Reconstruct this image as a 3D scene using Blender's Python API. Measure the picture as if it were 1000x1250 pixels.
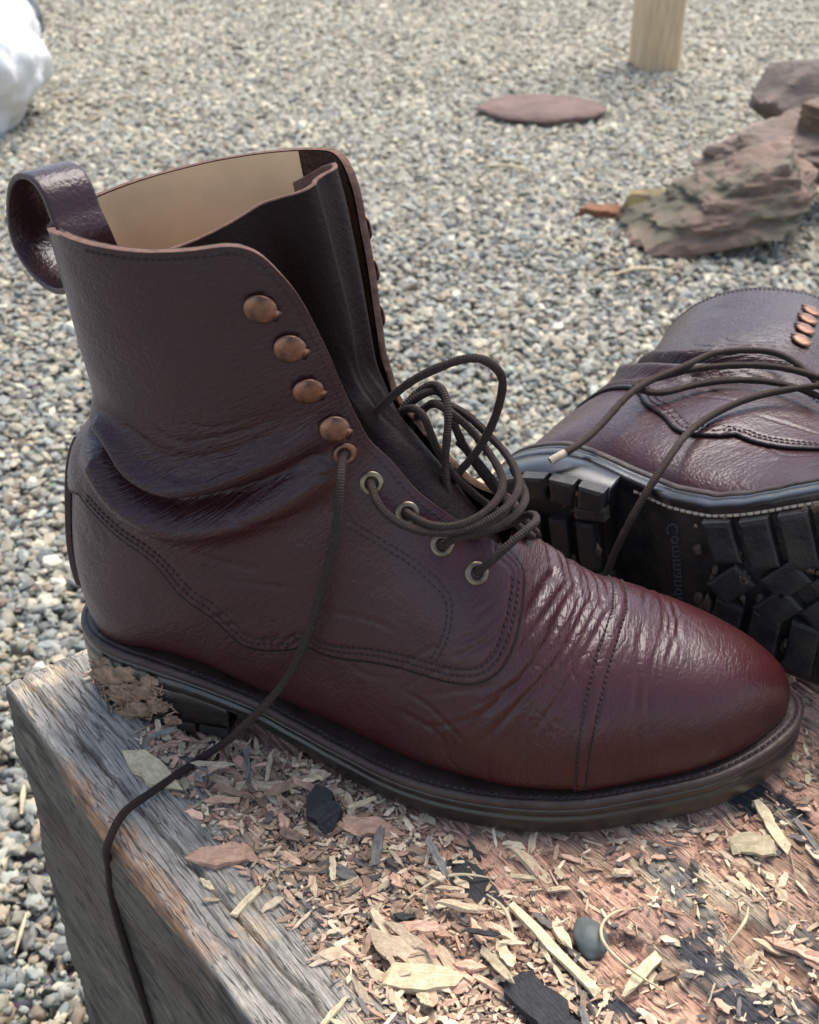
import bpy, bmesh, math, random
import numpy as np
from mathutils import Vector, Matrix
for o in list(bpy.data.objects): bpy.data.objects.remove(o)
random.seed(7); RNG = np.random.default_rng(11)
SC = bpy.context.scene
COL = SC.collection
# ---------------------------------------------------------------- camera
cam_d = bpy.data.cameras.new('camera'); cam = bpy.data.objects.new('camera', cam_d); COL.objects.link(cam)
YAW, PITCH = math.radians(13.35), math.radians(35.0)
cam.location = (.246, -.393, .395)
cam.rotation_euler = (math.pi/2-PITCH, 0, YAW)
cam_d.sensor_fit = 'HORIZONTAL'; cam_d.sensor_width = 36; cam_d.lens = 54
cam_d.clip_start = .01; cam_d.clip_end = 200
cam_d.dof.use_dof = True; cam_d.dof.focus_distance = .50; cam_d.dof.aperture_fstop = 25
SC.camera = cam
# ---------------------------------------------------------------- sky, sun, exposure
wd = bpy.data.worlds.new('World'); SC.world = wd; wd.use_nodes = True
wn = wd.node_tree; wn.nodes.clear()
SUN_EL, SUN_AZ = math.radians(62), math.radians(74)      # azimuth measured from +x towards +y
sky = wn.nodes.new('ShaderNodeTexSky'); sky.sky_type = 'NISHITA'; sky.sun_disc = False
sky.sun_elevation = SUN_EL; sky.sun_rotation = math.pi/2-SUN_AZ
sky.air_density = 1.0; sky.dust_density = 1.0; sky.ozone_density = 1.0
bg = wn.nodes.new('ShaderNodeBackground'); bg.inputs['Strength'].default_value = .08
wo = wn.nodes.new('ShaderNodeOutputWorld')
hs = wn.nodes.new('ShaderNodeHueSaturation'); hs.inputs['Saturation'].default_value = .8      # a thin bright overcast, paler than a clear sky
wn.links.new(sky.outputs[0], hs.inputs['Color']); wn.links.new(hs.outputs[0], bg.inputs[0]); wn.links.new(bg.outputs[0], wo.inputs[0])
sun_d = bpy.data.lights.new('sun', 'SUN'); sun = bpy.data.objects.new('sun', sun_d); COL.objects.link(sun)
sun_d.energy = 1.5; sun_d.angle = math.radians(42); sun_d.color = (1, .95, .88)
sdir = Vector((math.cos(SUN_EL)*math.cos(SUN_AZ), math.cos(SUN_EL)*math.sin(SUN_AZ), math.sin(SUN_EL)))
sun.rotation_euler = (-sdir).to_track_quat('-Z', 'Y').to_euler()
SC.view_settings.view_transform = 'Standard'; SC.view_settings.look = 'None'
SC.view_settings.gamma = 1; SC.view_settings.use_curve_mapping = False
SC.view_settings.exposure = 2.12
GZ = -.33                                                # gravel level; the top of the timber is z = 0
# ---------------------------------------------------------------- helpers
def tag(o, label=None, cat=None, group=None, kind=None):
    if label: o['label'] = label
    if cat: o['category'] = cat
    if group: o['group'] = group
    if kind: o['kind'] = kind
    return o
def empty(name, loc=(0, 0, 0)):
    o = bpy.data.objects.new(name, None); o.empty_display_size = .02; o.location = loc; COL.objects.link(o); return o
def mesh_np(name, V, F, attrs=None, smooth=True, uv=None):
    """V (n,3) metres, F (m,k) with k fixed"""
    V = np.asarray(V, np.float32); F = np.asarray(F, np.int32)
    me = bpy.data.meshes.new(name)
    m, k = F.shape
    me.vertices.add(len(V)); me.vertices.foreach_set('co', V.ravel())
    me.loops.add(m*k); me.loops.foreach_set('vertex_index', F.ravel())
    me.polygons.add(m); me.polygons.foreach_set('loop_start', np.arange(0, m*k, k, dtype=np.int32))
    me.polygons.foreach_set('loop_total', np.full(m, k, np.int32))
    me.polygons.foreach_set('use_smooth', np.broadcast_to(np.asarray(smooth, bool), (m,)).copy())
    if attrs:
        for nm, c in attrs.items():
            c = np.asarray(c, np.float32)
            at = me.attributes.new(nm, 'FLOAT_COLOR', 'POINT')
            if c.ndim == 1: c = np.stack([c, c, c], 1)
            at.data.foreach_set('color', np.concatenate([c, np.ones((len(c), 1), np.float32)], 1).ravel())
    if uv is not None:
        ul = me.uv_layers.new(name='UVMap'); ul.data.foreach_set('uv', np.asarray(uv, np.float32)[F.ravel()].ravel())
    me.update(calc_edges=True); me.validate()
    return me
def link(name, me, mat=None, parent=None):
    o = bpy.data.objects.new(name, me); COL.objects.link(o)
    if mat and not me.materials: me.materials.append(mat)
    if parent: o.parent = parent
    return o
def grid_faces(n, m, wrap=False):
    i, j = np.meshgrid(np.arange(n-1), np.arange(m if wrap else m-1), indexing='ij')
    j1 = (j+1) % m
    return np.stack([i*m+j, (i+1)*m+j, (i+1)*m+j1, i*m+j1], -1).reshape(-1, 4)
def tris(F): return np.concatenate([F[:, [0, 1, 2]], F[:, [0, 2, 3]]])
def _h(ix, iy, iz, s):
    n = (ix*374761393+iy*668265263+iz*2147483647+s*974711).astype(np.int64)
    n = (n ^ (n >> 13))*1274126177 & 0x7fffffff
    n = (n ^ (n >> 16))*668265263 & 0x7fffffff
    return (n & 0xffff)/32767.5-1
def vnoise(P, s=0):
    P = np.asarray(P, float); i = np.floor(P).astype(np.int64); f = P-i; f = f*f*(3-2*f)
    r = 0
    for dx in (0, 1):
        for dy in (0, 1):
            for dz in (0, 1):
                w = (f[..., 0] if dx else 1-f[..., 0])*(f[..., 1] if dy else 1-f[..., 1])*(f[..., 2] if dz else 1-f[..., 2])
                r = r+w*_h(i[..., 0]+dx, i[..., 1]+dy, i[..., 2]+dz, s)
    return r
def fbm(P, s=0, o=3):
    r = 0; a = 1; P = np.asarray(P, float)
    for k in range(o): r = r+a*vnoise(P*2**k, s+k); a *= .5
    return r
def sstep(x, a, b): t = np.clip((x-a)/(b-a), 0, 1); return t*t*(3-2*t)
def in_poly(P, Q):
    x, y = P[:, 0], P[:, 1]; c = np.zeros(len(P), bool); n = len(Q)
    for i in range(n):
        x1, y1 = Q[i]; x2, y2 = Q[(i+1) % n]
        if y1 == y2: continue
        k = ((y1 > y) != (y2 > y)) & (x < (x2-x1)*(y-y1)/(y2-y1)+x1); c ^= k
    return c
def pl_dist(P, L, cap=1e9):
    """distance of points P to polyline L (3-D) and the index along it; points farther than cap from its box keep cap"""
    d = np.full(len(P), cap); idx = np.zeros(len(P))
    lo, hi = L.min(0)-cap, L.max(0)+cap
    sel = np.nonzero(((P > lo) & (P < hi)).all(1))[0]
    for c in range(0, len(sel), 20000):
        q = sel[c:c+20000]; X = P[q]
        a = L[:-1]; v = L[1:]-a; l2 = (v**2).sum(1)+1e-12
        best = np.full(len(q), 1e18); bi = np.zeros(len(q))
        XV = X@v.T-(a*v).sum(1); t = np.clip(XV/l2, 0, 1)
        X2 = (X**2).sum(1)[:, None]; a2 = (a**2).sum(1)
        d2 = X2+a2-2*X@a.T-2*t*XV+t*t*l2
        k = d2.argmin(1); d[q] = np.minimum(cap, np.sqrt(np.maximum(d2[np.arange(len(q)), k], 0))); idx[q] = (k+t[np.arange(len(q)), k])/len(v)
    return d, idx
def clip_mesh(V, F, g, attrs):
    """keep the part of the triangle mesh where g > 0; returns V, F, attrs, boundary edges"""
    pos = g > 0; cnt = pos[F].sum(1)
    full = F[cnt == 3]
    f2 = F[cnt == 2]; f1 = F[cnt == 1]
    r2 = np.argmin(pos[f2], 1) if len(f2) else np.zeros(0, int)
    r1 = np.argmax(pos[f1], 1) if len(f1) else np.zeros(0, int)
    rot = lambda f, r: np.stack([f[np.arange(len(f)), (r+k) % 3] for k in range(3)], 1)
    f2 = rot(f2, r2); f1 = rot(f1, r1)
    E = np.concatenate([f2[:, [0, 1]], f2[:, [0, 2]], f1[:, [0, 1]], f1[:, [0, 2]]])
    Es = np.sort(E, 1); key = Es[:, 0].astype(np.int64)*len(V)+Es[:, 1]
    uk, inv = np.unique(key, return_inverse=True)
    i, j = (uk//len(V)).astype(int), (uk % len(V)).astype(int)
    t = (g[i]/(g[i]-g[j]))[:, None]
    nv = V[i]+(V[j]-V[i])*t
    na = {k: (a[i]+(a[j]-a[i])*(t if a.ndim > 1 else t[:, 0])) for k, a in attrs.items()}
    base = len(V); n2, n1 = len(f2), len(f1)
    p01, p02 = base+inv[:n2], base+inv[n2:2*n2]; q01, q02 = base+inv[2*n2:2*n2+n1], base+inv[2*n2+n1:]
    NF = np.concatenate([full, np.stack([p01, f2[:, 1], f2[:, 2]], 1), np.stack([p01, f2[:, 2], p02], 1), np.stack([f1[:, 0], q01, q02], 1)])
    BE = np.concatenate([np.stack([p02, p01], 1), np.stack([q01, q02], 1)])
    V2 = np.concatenate([V, nv]); A2 = {k: np.concatenate([attrs[k], na[k]]) for k in attrs}
    used = np.unique(NF); mp = np.full(len(V2), -1); mp[used] = np.arange(len(used))
    BE = mp[BE]; BE = BE[(BE >= 0).all(1)]
    return V2[used], mp[NF], {k: a[used] for k, a in A2.items()}, BE
def tube(P, r, n=10, sub=8, taper=None, closed_ends=True, jitter=0):
    """tube along spline through P (metres) -> V, F, uv"""
    P = np.asarray(P, float)
    d = np.concatenate([[0], np.cumsum(np.linalg.norm(np.diff(P, axis=0), axis=1))])
    q = np.linspace(0, d[-1], max(4, sub*len(P))); C = nspline(d, P, q)
    T = np.gradient(C, axis=0); T /= np.linalg.norm(T, axis=1)[:, None]
    u = np.cross(T[0], [0, 0, 1]); 
    if np.linalg.norm(u) < .1: u = np.cross(T[0], [0, 1, 0])
    U = []
    for t in T:
        u = u-t*(u@t); u = u/np.linalg.norm(u); U.append(u)
    U = np.array(U); W = np.cross(T, U)
    th = np.linspace(0, 2*math.pi, n+1)
    rr = np.full(len(q), r) if taper is None else r*np.interp(q/d[-1], *taper)
    if jitter: rr = rr*(1+jitter*vnoise(C*400, 5))
    V = C[:, None]+rr[:, None, None]*(np.cos(th)[None, :, None]*U[:, None]+np.sin(th)[None, :, None]*W[:, None])
    uv = np.stack(np.broadcast_arrays(q[:, None], th[None]/(2*math.pi)), -1).reshape(-1, 2)
    F = grid_faces(len(q), n+1)
    V = V.reshape(-1, 3)
    if closed_ends:
        k = len(V); V = np.concatenate([V, C[:1], C[-1:]]); uv = np.concatenate([uv, [[0, 0], [d[-1], 0]]])
        j = np.arange(n); L = (len(q)-1)*(n+1)
        F = np.concatenate([F, np.stack([np.full(n, k), j+1, j, j], 1)[:, [0, 1, 2, 2]][:0], ])
        capF = np.concatenate([np.stack([np.full(n, k), j+1, j], 1), np.stack([np.full(n, k+1), L+j, L+j+1], 1)])
        return V, np.concatenate([tris(F), capF]), uv
    return V, tris(F), uv
def join(parts):
    Vs, Fs, n = [], [], 0
    for V, F in parts: Vs.append(V); Fs.append(np.asarray(F)+n); n += len(V)
    return np.concatenate(Vs), np.concatenate(Fs)
def lathe(profile, n=24):
    """profile (r, z) -> V, F about z"""
    pr = np.asarray(profile, float); th = np.linspace(0, 2*math.pi, n, endpoint=False)
    V = np.stack([pr[:, None, 0]*np.cos(th), pr[:, None, 0]*np.sin(th), np.broadcast_to(pr[:, None, 1], (len(pr), n))], -1).reshape(-1, 3)
    return V, tris(grid_faces(len(pr), n, True))[:, ::-1]
def frame_to(V, p, zdir, xdir=None):
    z = np.asarray(zdir, float); z = z/np.linalg.norm(z)
    x = np.asarray(xdir if xdir is not None else (0, 0, 1), float); x = x-z*(x@z); x /= np.linalg.norm(x); y = np.cross(z, x)
    return np.asarray(p)+V[:, :1]*x+V[:, 1:2]*y+V[:, 2:3]*z
# ---------------------------------------------------------------- materials
class NT:
    def __init__(s, name):
        s.m = bpy.data.materials.new(name); s.m.use_nodes = True; s.t = s.m.node_tree; s.t.nodes.clear()
        s.o = s.n('ShaderNodeOutputMaterial'); s.b = s.n('ShaderNodeBsdfPrincipled'); s.l(s.b.outputs[0], s.o.inputs[0])
    def n(s, t, **k):
        x = s.t.nodes.new(t)
        for a, v in k.items(): setattr(x, a, v)
        return x
    def l(s, a, b): s.t.links.new(a, b)
    def sock(s, v, i):
        if hasattr(v, 'is_linked'): s.l(v, i)
        elif v is not None: i.default_value = v
    def math(s, op, a, b=None, c=None):
        x = s.n('ShaderNodeMath', operation=op)
        for k, v in enumerate((a, b, c)): s.sock(v, x.inputs[k]) if v is not None else None
        return x.outputs[0]
    def coord(s, scale=(1, 1, 1), which='Object'):
        c = s.n('ShaderNodeTexCoord'); m = s.n('ShaderNodeMapping'); m.inputs['Scale'].default_value = scale
        s.l(c.outputs[which], m.inputs[0]); return m.outputs[0]
    def noise(s, vec, scale, detail=4, rough=.55, out=0, dist=0):
        x = s.n('ShaderNodeTexNoise'); s.l(vec, x.inputs['Vector']); x.inputs['Scale'].default_value = scale
        x.inputs['Detail'].default_value = detail; x.inputs['Roughness'].default_value = rough; x.inputs['Distortion'].default_value = dist
        return x.outputs[out]
    def voro(s, vec, scale, feature='F1', rnd=1):
        x = s.n('ShaderNodeTexVoronoi', feature=feature); s.l(vec, x.inputs['Vector']); x.inputs['Scale'].default_value = scale
        x.inputs['Randomness'].default_value = rnd; return x
    def ramp(s, fac, stops):
        x = s.n('ShaderNodeValToRGB'); s.l(fac, x.inputs[0]); e = x.color_ramp.elements
        while len(e) < len(stops): e.new(.5)
        for k, (p, c) in enumerate(stops): e[k].position = p; e[k].color = (*c, 1) if len(c) == 3 else c
        return x.outputs[0]
    def mix(s, fac, a, b, mode='MIX'):
        x = s.n('ShaderNodeMix', data_type='RGBA', blend_type=mode)
        s.sock(fac, x.inputs[0])
        for v, i in ((a, x.inputs[6]), (b, x.inputs[7])):
            if isinstance(v, tuple): v = (*v, 1) if len(v) == 3 else v
            s.sock(v, i)
        return x.outputs[2]
    def attr(s, name): return s.n('ShaderNodeAttribute', attribute_name=name)
    def bump(s, h, strength, dist, prev=None):
        x = s.n('ShaderNodeBump'); s.l(h, x.inputs['Height']); x.inputs['Strength'].default_value = strength; x.inputs['Distance'].default_value = dist
        if prev is not None: s.l(prev, x.inputs['Normal'])
        return x.outputs[0]
    def fin(s, col=None, rough=None, metal=None, nrm=None, **k):
        B = s.b.inputs
        if col is not None:
            if isinstance(col, tuple): col = (*col, 1)
            s.sock(col, B['Base Color'])
        s.sock(rough, B['Roughness']); s.sock(metal, B['Metallic'])
        if nrm is not None: s.l(nrm, B['Normal'])
        for a, v in k.items(): s.sock(v, B[a.replace('_', ' ')])
        return s.m
GREY = lambda v: (v, v, v)
def mat_leather():
    t = NT('leather'); c = t.coord()
    tint = t.attr('tint').outputs['Fac']
    col = t.ramp(tint, [(0, (.0185, .0055, .0056)), (.45, (.0265, .0048, .0058)), (.75, (.031, .0044, .0054)), (1, (.035, .0043, .0048))])
    n1 = t.noise(c, 38, 4, .6); n2 = t.noise(c, 210, 3, .6)
    col = t.mix(t.math('MULTIPLY', t.ramp(n1, [(.42, GREY(0)), (.72, GREY(1))]), .55), col, t.mix(.5, col, (.010, .004, .004)))
    dn = t.noise(c, 420, 2, .6)
    vv = t.n('ShaderNodeVectorMath', operation='ADD'); sv = t.n('ShaderNodeVectorMath', operation='SCALE'); sv.inputs['Scale'].default_value = .0011
    t.l(t.n('ShaderNodeTexNoise').outputs[1], sv.inputs[0]); t.l(c, vv.inputs[0]); t.l(sv.outputs[0], vv.inputs[1])
    v = t.voro(vv.outputs[0], 620, 'SMOOTH_F1'); v2 = t.voro(c, 1150, 'F1')
    h = t.math('ADD', t.math('MULTIPLY', v.outputs['Distance'], -1.), t.math('MULTIPLY', v2.outputs['Distance'], -.28))
    # worn flat on the polished toe, deep grain on the shaft
    h = t.math('MULTIPLY', h, t.math('SUBTRACT', 1.15, t.math('MULTIPLY', tint, .8)))
    h = t.math('MULTIPLY', h, t.ramp(t.noise(c, 28, 3, .6), [(.3, GREY(.45)), (.65, GREY(1.25))]))
    h = t.math('ADD', h, t.math('MULTIPLY', t.noise(c, 120, 4, .6), .4))
    b = t.bump(h, .27, .0010)
    # fine flex wrinkles that run round the foot, only where the leather bends
    uvc = t.attr('auv').outputs['Color']; flex = t.attr('flex').outputs['Fac']
    mp = t.n('ShaderNodeMapping'); mp.inputs['Scale'].default_value = (170, 9, 1); t.l(uvc, mp.inputs[0])
    mp2 = t.n('ShaderNodeMapping'); mp2.inputs['Scale'].default_value = (95, 14, 1); mp2.inputs['Rotation'].default_value = (0, 0, .06); t.l(uvc, mp2.inputs[0])
    w1 = t.math('ABSOLUTE', t.math('SUBTRACT', t.noise(mp.outputs[0], 1., 2, .5, dist=.35), .5)); w2 = t.math('ABSOLUTE', t.math('SUBTRACT', t.noise(mp2.outputs[0], 1., 1.5, .5, dist=.5), .5))
    wr = t.math('ADD', t.ramp(w1, [(0, GREY(0)), (.09, GREY(1))]), t.ramp(w2, [(0, GREY(0)), (.07, GREY(1))]))
    b = t.bump(t.math('MULTIPLY', wr, flex), .4, .0008, b)
    # pale dust caught in patches and rare scuffs
    dust = t.math('MULTIPLY', t.ramp(t.noise(c, 75, 6, .72), [(.6, GREY(0)), (.78, GREY(1))]), .12)
    sc = t.math('MULTIPLY', t.ramp(t.noise(t.coord((1, 4, 2.2)), 150, 4, .8), [(.71, GREY(0)), (.76, GREY(1))]), .4)
    col = t.mix(dust, col, (.040, .022, .019)); col = t.mix(sc, col, (.06, .03, .026))
    r = t.math('ADD', t.ramp(n2, [(.3, GREY(.30)), (.7, GREY(.40))]), t.math('MULTIPLY', dust, .6))
    t.l(b, t.b.inputs['Coat Normal'])
    return t.fin(col, .52, None, b, Specular_IOR_Level=.12, Coat_Weight=.5, Coat_Roughness=t.math('SUBTRACT', r, .06), Coat_IOR=1.5)
def mat_simple(name, col, rough=.6, metal=0, nscale=60, var=.35, bump=.2, bscale=300, bdist=.0005, stretch=(1, 1, 1), col2=None, spec=.3):
    t = NT(name); c = t.coord(stretch)
    n = t.noise(c, nscale, 5, .6)
    dark = col2 or tuple(x*(1-var) for x in col)
    k = t.mix(t.ramp(n, [(.32, GREY(0)), (.68, GREY(1))]), dark, col)
    b = t.bump(t.noise(c, bscale, 4, .65), bump, bdist) if bump else None
    return t.fin(k, rough, metal, b, Specular_IOR_Level=.5 if metal else spec)
def mat_cord(name, col):
    t = NT(name); u = t.n('ShaderNodeUVMap'); s = t.n('ShaderNodeSeparateXYZ'); t.l(u.outputs[0], s.inputs[0])
    U, V = s.outputs[0], s.outputs[1]
    a = t.math('SINE', t.math('ADD', t.math('MULTIPLY', U, 3100), t.math('MULTIPLY', V, 4*math.pi)))
    b = t.math('SINE', t.math('SUBTRACT', t.math('MULTIPLY', U, 3100), t.math('MULTIPLY', V, 4*math.pi)))
    h = t.math('MULTIPLY', a, b); c = t.coord()
    hh = t.math('ADD', h, t.math('MULTIPLY', t.noise(c, 1800, 3, .7), 1.6))
    n = t.noise(c, 900, 3, .7)
    k = t.mix(t.ramp(n, [(.3, GREY(0)), (.75, GREY(1))]), tuple(x*.45 for x in col), col)
    return t.fin(k, .85, 0, t.bump(hh, .7, .0005), Specular_IOR_Level=.25)
def mat_vcol(name, rough=.75, bump=.3, bscale=240, bdist=.0006, spec=.35, stretch=(1, 1, 1), amt=.5):
    t = NT(name); c = t.coord(stretch); a = t.attr('col').outputs['Color']
    n = t.noise(c, bscale*.5, 5, .65)
    k = t.mix(amt, a, t.ramp(n, [(.25, GREY(.35)), (.75, GREY(1.35))]), 'MULTIPLY')
    return t.fin(k, rough, 0, t.bump(t.noise(c, bscale, 5, .7), bump, bdist), Specular_IOR_Level=spec)
def mat_wood():
    t = NT('weathered_timber'); a = t.attr('col').outputs['Color']
    g = t.noise(t.coord((12, 190, 190)), 6, 7, .72, dist=.35)        # long grain
    g2 = t.noise(t.coord((30, 900, 900)), 2.2, 5, .75)
    fine = t.noise(t.coord(), 330, 4, .7)
    k = t.mix(.75, a, t.ramp(g, [(.3, (.36, .34, .33)), (.47, GREY(1.05)), (.7, (1.6, 1.56, 1.5))]), 'MULTIPLY')
    k = t.mix(.55, k, t.ramp(g2, [(.33, GREY(.38)), (.48, GREY(1.12)), (.75, GREY(1.55))]), 'MULTIPLY')
    k = t.mix(.35, k, t.ramp(fine, [(.3, GREY(.55)), (.7, GREY(1.45))]), 'MULTIPLY')
    ck = t.math('ABSOLUTE', t.math('SUBTRACT', t.noise(t.coord((9, 210, 210)), 2.2, 3, .5, dist=.3), .5))
    ckm = t.ramp(ck, [(0, GREY(.16)), (.012, GREY(.35)), (.026, GREY(1))]); k = t.mix(.85, k, ckm, 'MULTIPLY')
    h = t.math('ADD', t.math('MULTIPLY', g, 1.2), t.math('ADD', t.math('MULTIPLY', g2, .9), t.math('MULTIPLY', fine, .5))); h = t.math('ADD', h, ckm)
    return t.fin(k, .82, 0, t.bump(h, .9, .0024), Specular_IOR_Level=.25)
def mat_ground():
    t = NT('gravel_bed'); c = t.coord(); v = t.voro(c, 95); v2 = t.voro(c, 190)
    k = t.ramp(t.math('FRACT', t.math('MULTIPLY', v.outputs['Distance'], 7.3)), [(0, (.10, .10, .10)), (.5, (.19, .18, .165)), (1, (.27, .25, .22))])
    k = t.mix(.5, k, t.mix(.7, v2.outputs['Color'], (.18, .17, .155)))
    h = t.math('SUBTRACT', 1., v.outputs['Distance'])
    return t.fin(k, .85, 0, t.bump(h, 1., .006))
M = {}
M['leather'] = mat_leather()
M['lining'] = mat_simple('tan_lining', (.70, .47, .265), .62, 0, 40, .18, .18, 500, .0004)
M['suede'] = mat_simple('raw_leather_edge', (.16, .085, .06), .9, 0, 300, .5, .6, 900, .0006)
M['rubber'] = mat_simple('black_rubber', (.010, .010, .0105), .5, 0, 70, .4, .6, 300, .0014, col2=(.034, .028, .023))
M['heelrub'] = mat_simple('dusty_rubber', (.017, .0135, .0125), .2, 0, 40, .4, .3, 500, .0004, stretch=(1, 1, 5), col2=(.009, .0075, .007), spec=.6)
M['welt'] = mat_simple('stitched_welt', (.024, .013, .011), .42, 0, 60, .4, .5, 380, .0010, stretch=(1, 1, 3), col2=(.055, .036, .028))
M['thread'] = mat_simple('dark_thread', (.020, .012, .012), .75, 0, 500, .3, 0)
M['cream'] = mat_simple('cream_thread', (.42, .33, .24), .8, 0, 300, .4, 0)
M['cord'] = mat_cord('braided_cord', (.042, .026, .020))
M['cord2'] = mat_cord('braided_brown_cord', (.055, .034, .025))
M['copper'] = mat_simple('worn_copper', (.25, .125, .078), .4, .85, 160, .55, .3, 500, .0004, col2=(.05, .028, .022))
M['brass'] = mat_simple('antique_brass', (.22, .17, .115), .36, .9, 200, .6, .2, 700, .0002, col2=(.07, .05, .035))
M['tongue'] = mat_simple('shaded_tongue_leather', (.010, .0042, .0040), .6, 0, 60, .4, .7, 520, .0009, spec=.14)  # boot leather again, coloured near-black for the shade inside the throat
M['edge'] = mat_simple('burnished_edge', (.012, .008, .008), .6, 0, 90, .3, 0)
M['dark'] = mat_simple('eyelet_shade', (.006, .005, .005), .9, 0, 60, .2, 0)  # black disc colour, painted in for the darkness inside each eyelet
M['mud'] = mat_simple('dried_mud', (.34, .215, .14), .95, 0, 260, .6, .8, 500, .002)
M['wood'] = mat_wood()
M['gravel'] = mat_vcol('gravel_stone', .7, .25, 300, .0006, .35)
M['rock'] = mat_vcol('red_rock', .8, .8, 60, .006, .3)
M['bed'] = mat_ground()
# ----------------------------------------------------------------------------
# boot surface (pure numpy, millimetres, boot frame: x to the toe, y to the left, z up)
# ----------------------------------------------------------------------------
def nspline(t, y, q):
    """natural cubic spline through (t, y) evaluated at q; y may have several columns"""
    t = np.asarray(t, float); y = np.asarray(y, float); q = np.asarray(q, float)
    one = y.ndim == 1
    if one: y = y[:, None]
    n = len(t); h = np.diff(t)
    A = np.zeros((n, n)); R = np.zeros((n, y.shape[1])); A[0, 0] = A[-1, -1] = 1
    for i in range(1, n-1):
        A[i, i-1] = h[i-1]; A[i, i] = 2*(h[i-1]+h[i]); A[i, i+1] = h[i]
        R[i] = 6*((y[i+1]-y[i])/h[i]-(y[i]-y[i-1])/h[i-1])
    M = np.linalg.solve(A, R)
    k = np.clip(np.searchsorted(t, q)-1, 0, n-2)
    hk = h[k][..., None]; u = (q-t[k])[..., None]; v = (t[k+1]-q)[..., None]
    r = M[k]*v**3/(6*hk)+M[k+1]*u**3/(6*hk)+(y[k]/hk-M[k]*hk/6)*v+(y[k+1]/hk-M[k+1]*hk/6)*u
    return r[..., 0] if one else r

def curve(P, n, closed=False):
    P = np.asarray(P, float)
    if closed:
        m = len(P); P = np.concatenate([P[-3:], P, P[:4]])
    d = np.concatenate([[0], np.cumsum(np.linalg.norm(np.diff(P, axis=0), axis=1))])
    q = np.linspace(d[3], d[3+m], n, endpoint=False) if closed else np.linspace(0, d[-1], n)
    return nspline(d, P, q)

# plan of the outsole, closed, going from the heel along the right side to the toe and back on the left
OUTLINE = np.array([(1, 2), (3, -12), (11, -23), (25, -31), (48, -35), (80, -35), (108, -39), (132, -46), (160, -56), (190, -60),
    (215, -58.5), (240, -52.5), (264, -42), (283, -33.5), (300, -21.5), (313, -7), (320, 5.5), (321, 15), (316, 25), (300, 36), (273, 46),
    (245, 51), (215, 51), (188, 46), (158, 37), (128, 28.5), (97, 28.5), (66, 34), (46, 36), (27, 33), (11, 25), (3, 14)], float)
OUT = curve(OUTLINE, 900, True)
def offset_plan(P, d):
    t = np.roll(P, -1, 0)-np.roll(P, 1, 0); t /= np.linalg.norm(t, axis=1)[:, None]
    nrm = np.stack([t[:, 1], -t[:, 0]], 1)            # outward for this winding
    return P+nrm*d
FEA = offset_plan(OUT, -4.2-3.3*np.clip((OUT[:, 0]-265)/50, 0, 1)[:, None])
def side_of(P, x, right):
    i0, i1 = np.argmin(P[:, 0]), np.argmax(P[:, 0])
    idx = np.arange(len(P))
    if i0 < i1: rr = (idx >= i0) & (idx <= i1)
    else: rr = ~((idx >= i1) & (idx <= i0))
    if right: seg = np.concatenate([P[i0:], P[:i1+1]]) if i0 > i1 else P[i0:i1+1]
    else: seg = np.concatenate([P[i1:], P[:i0+1]]) if i0 < i1 else P[i1:i0+1]
    o = np.argsort(seg[:, 0]); return np.interp(x, seg[o, 0], seg[o, 1])
# height of the feather line (where the leather meets the welt)
def zfeather(x):
    return np.interp(x, [-10, 20, 43, 57, 78, 91, 107, 126, 146, 165, 200, 235, 265, 290, 305, 322], [38.5, 40.5, 40, 37, 31, 28, 23.5, 20, 19.3, 19.8, 20.3, 21, 22.5, 25.5, 27.5, 30])

TIP = FEA[:, 0].max()
# foot stations: x, z top, top exponent
FOOT = [(TIP-.02, 34.5, 2.), (TIP-.6, 38.5, 2.), (TIP-2.2, 43.4, 2.1), (TIP-5, 48.2, 2.18), (TIP-10, 53.2, 2.28), (TIP-18, 58.4, 2.35), (TIP-30, 63.7, 2.35),
        (TIP-46, 69.4, 2.29), (TIP-62, 75, 2.18), (TIP-78, 81, 2.07), (TIP-91, 87.2, 1.96), (TIP-102, 96, 1.91)]
# fan stations: T(x,z)  B(x,z)  right half width  left half width  centre y  sm  top exponent  bottom exponent
FAN = [((199, 110), (178, None), None, None, None, .74, 1.9, 4.6),
       ((186, 122), (150, None), None, None, None, .70, 1.9, 4.2),
       ((174, 133), (116, None), 37.5, 31, -3, .66, 2.0, 4.2),
       ((164, 143), (78, None), 36, 34, -.5, .62, 2.05, 4.2),
       ((156.5, 151.5), (42, 35), 36.5, 36, 0, .58, 2.1, 3.6),
       ((152, 158), (12, 36), 37, 36.5, 0, .56, 2.1, 2.7),
       ((149, 163), (4, 55), 37.5, 37, 0, .55, 2.15, 2.12),
       ((147, 168), (2.5, 72), 37.5, 37, 0, .53, 2.2, 2.0),
       ((145.5, 172), (4.5, 92), 37.5, 37, 0, .52, 2.2, 1.95),
       ((144, 177), (8, 112), 37, 36.5, 0, .51, 2.2, 1.92),
       ((142.5, 184), (14.5, 130), 37, 36.5, 0, .5, 2.2, 1.92),
       ((140.5, 193), (25.5, 147), 38, 37, 0, .5, 2.25, 1.95),
       ((138.5, 204), (27,166), 39, 38, 0, .5, 2.3, 2.0),
       ((136, 217), (25, 186), 40, 39, 0, .5, 2.35, 2.0),
       ((133, 232), (23.5, 206), 41, 40, 0, .5, 2.4, 2.0),
       ((130, 247), (21.5, 222), 41.5, 41, 0, .5, 2.4, 2.0),
       ((127.5, 260), (20.5, 236), 41.5, 41.5, 0, .5, 2.4, 2.0)]
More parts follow.
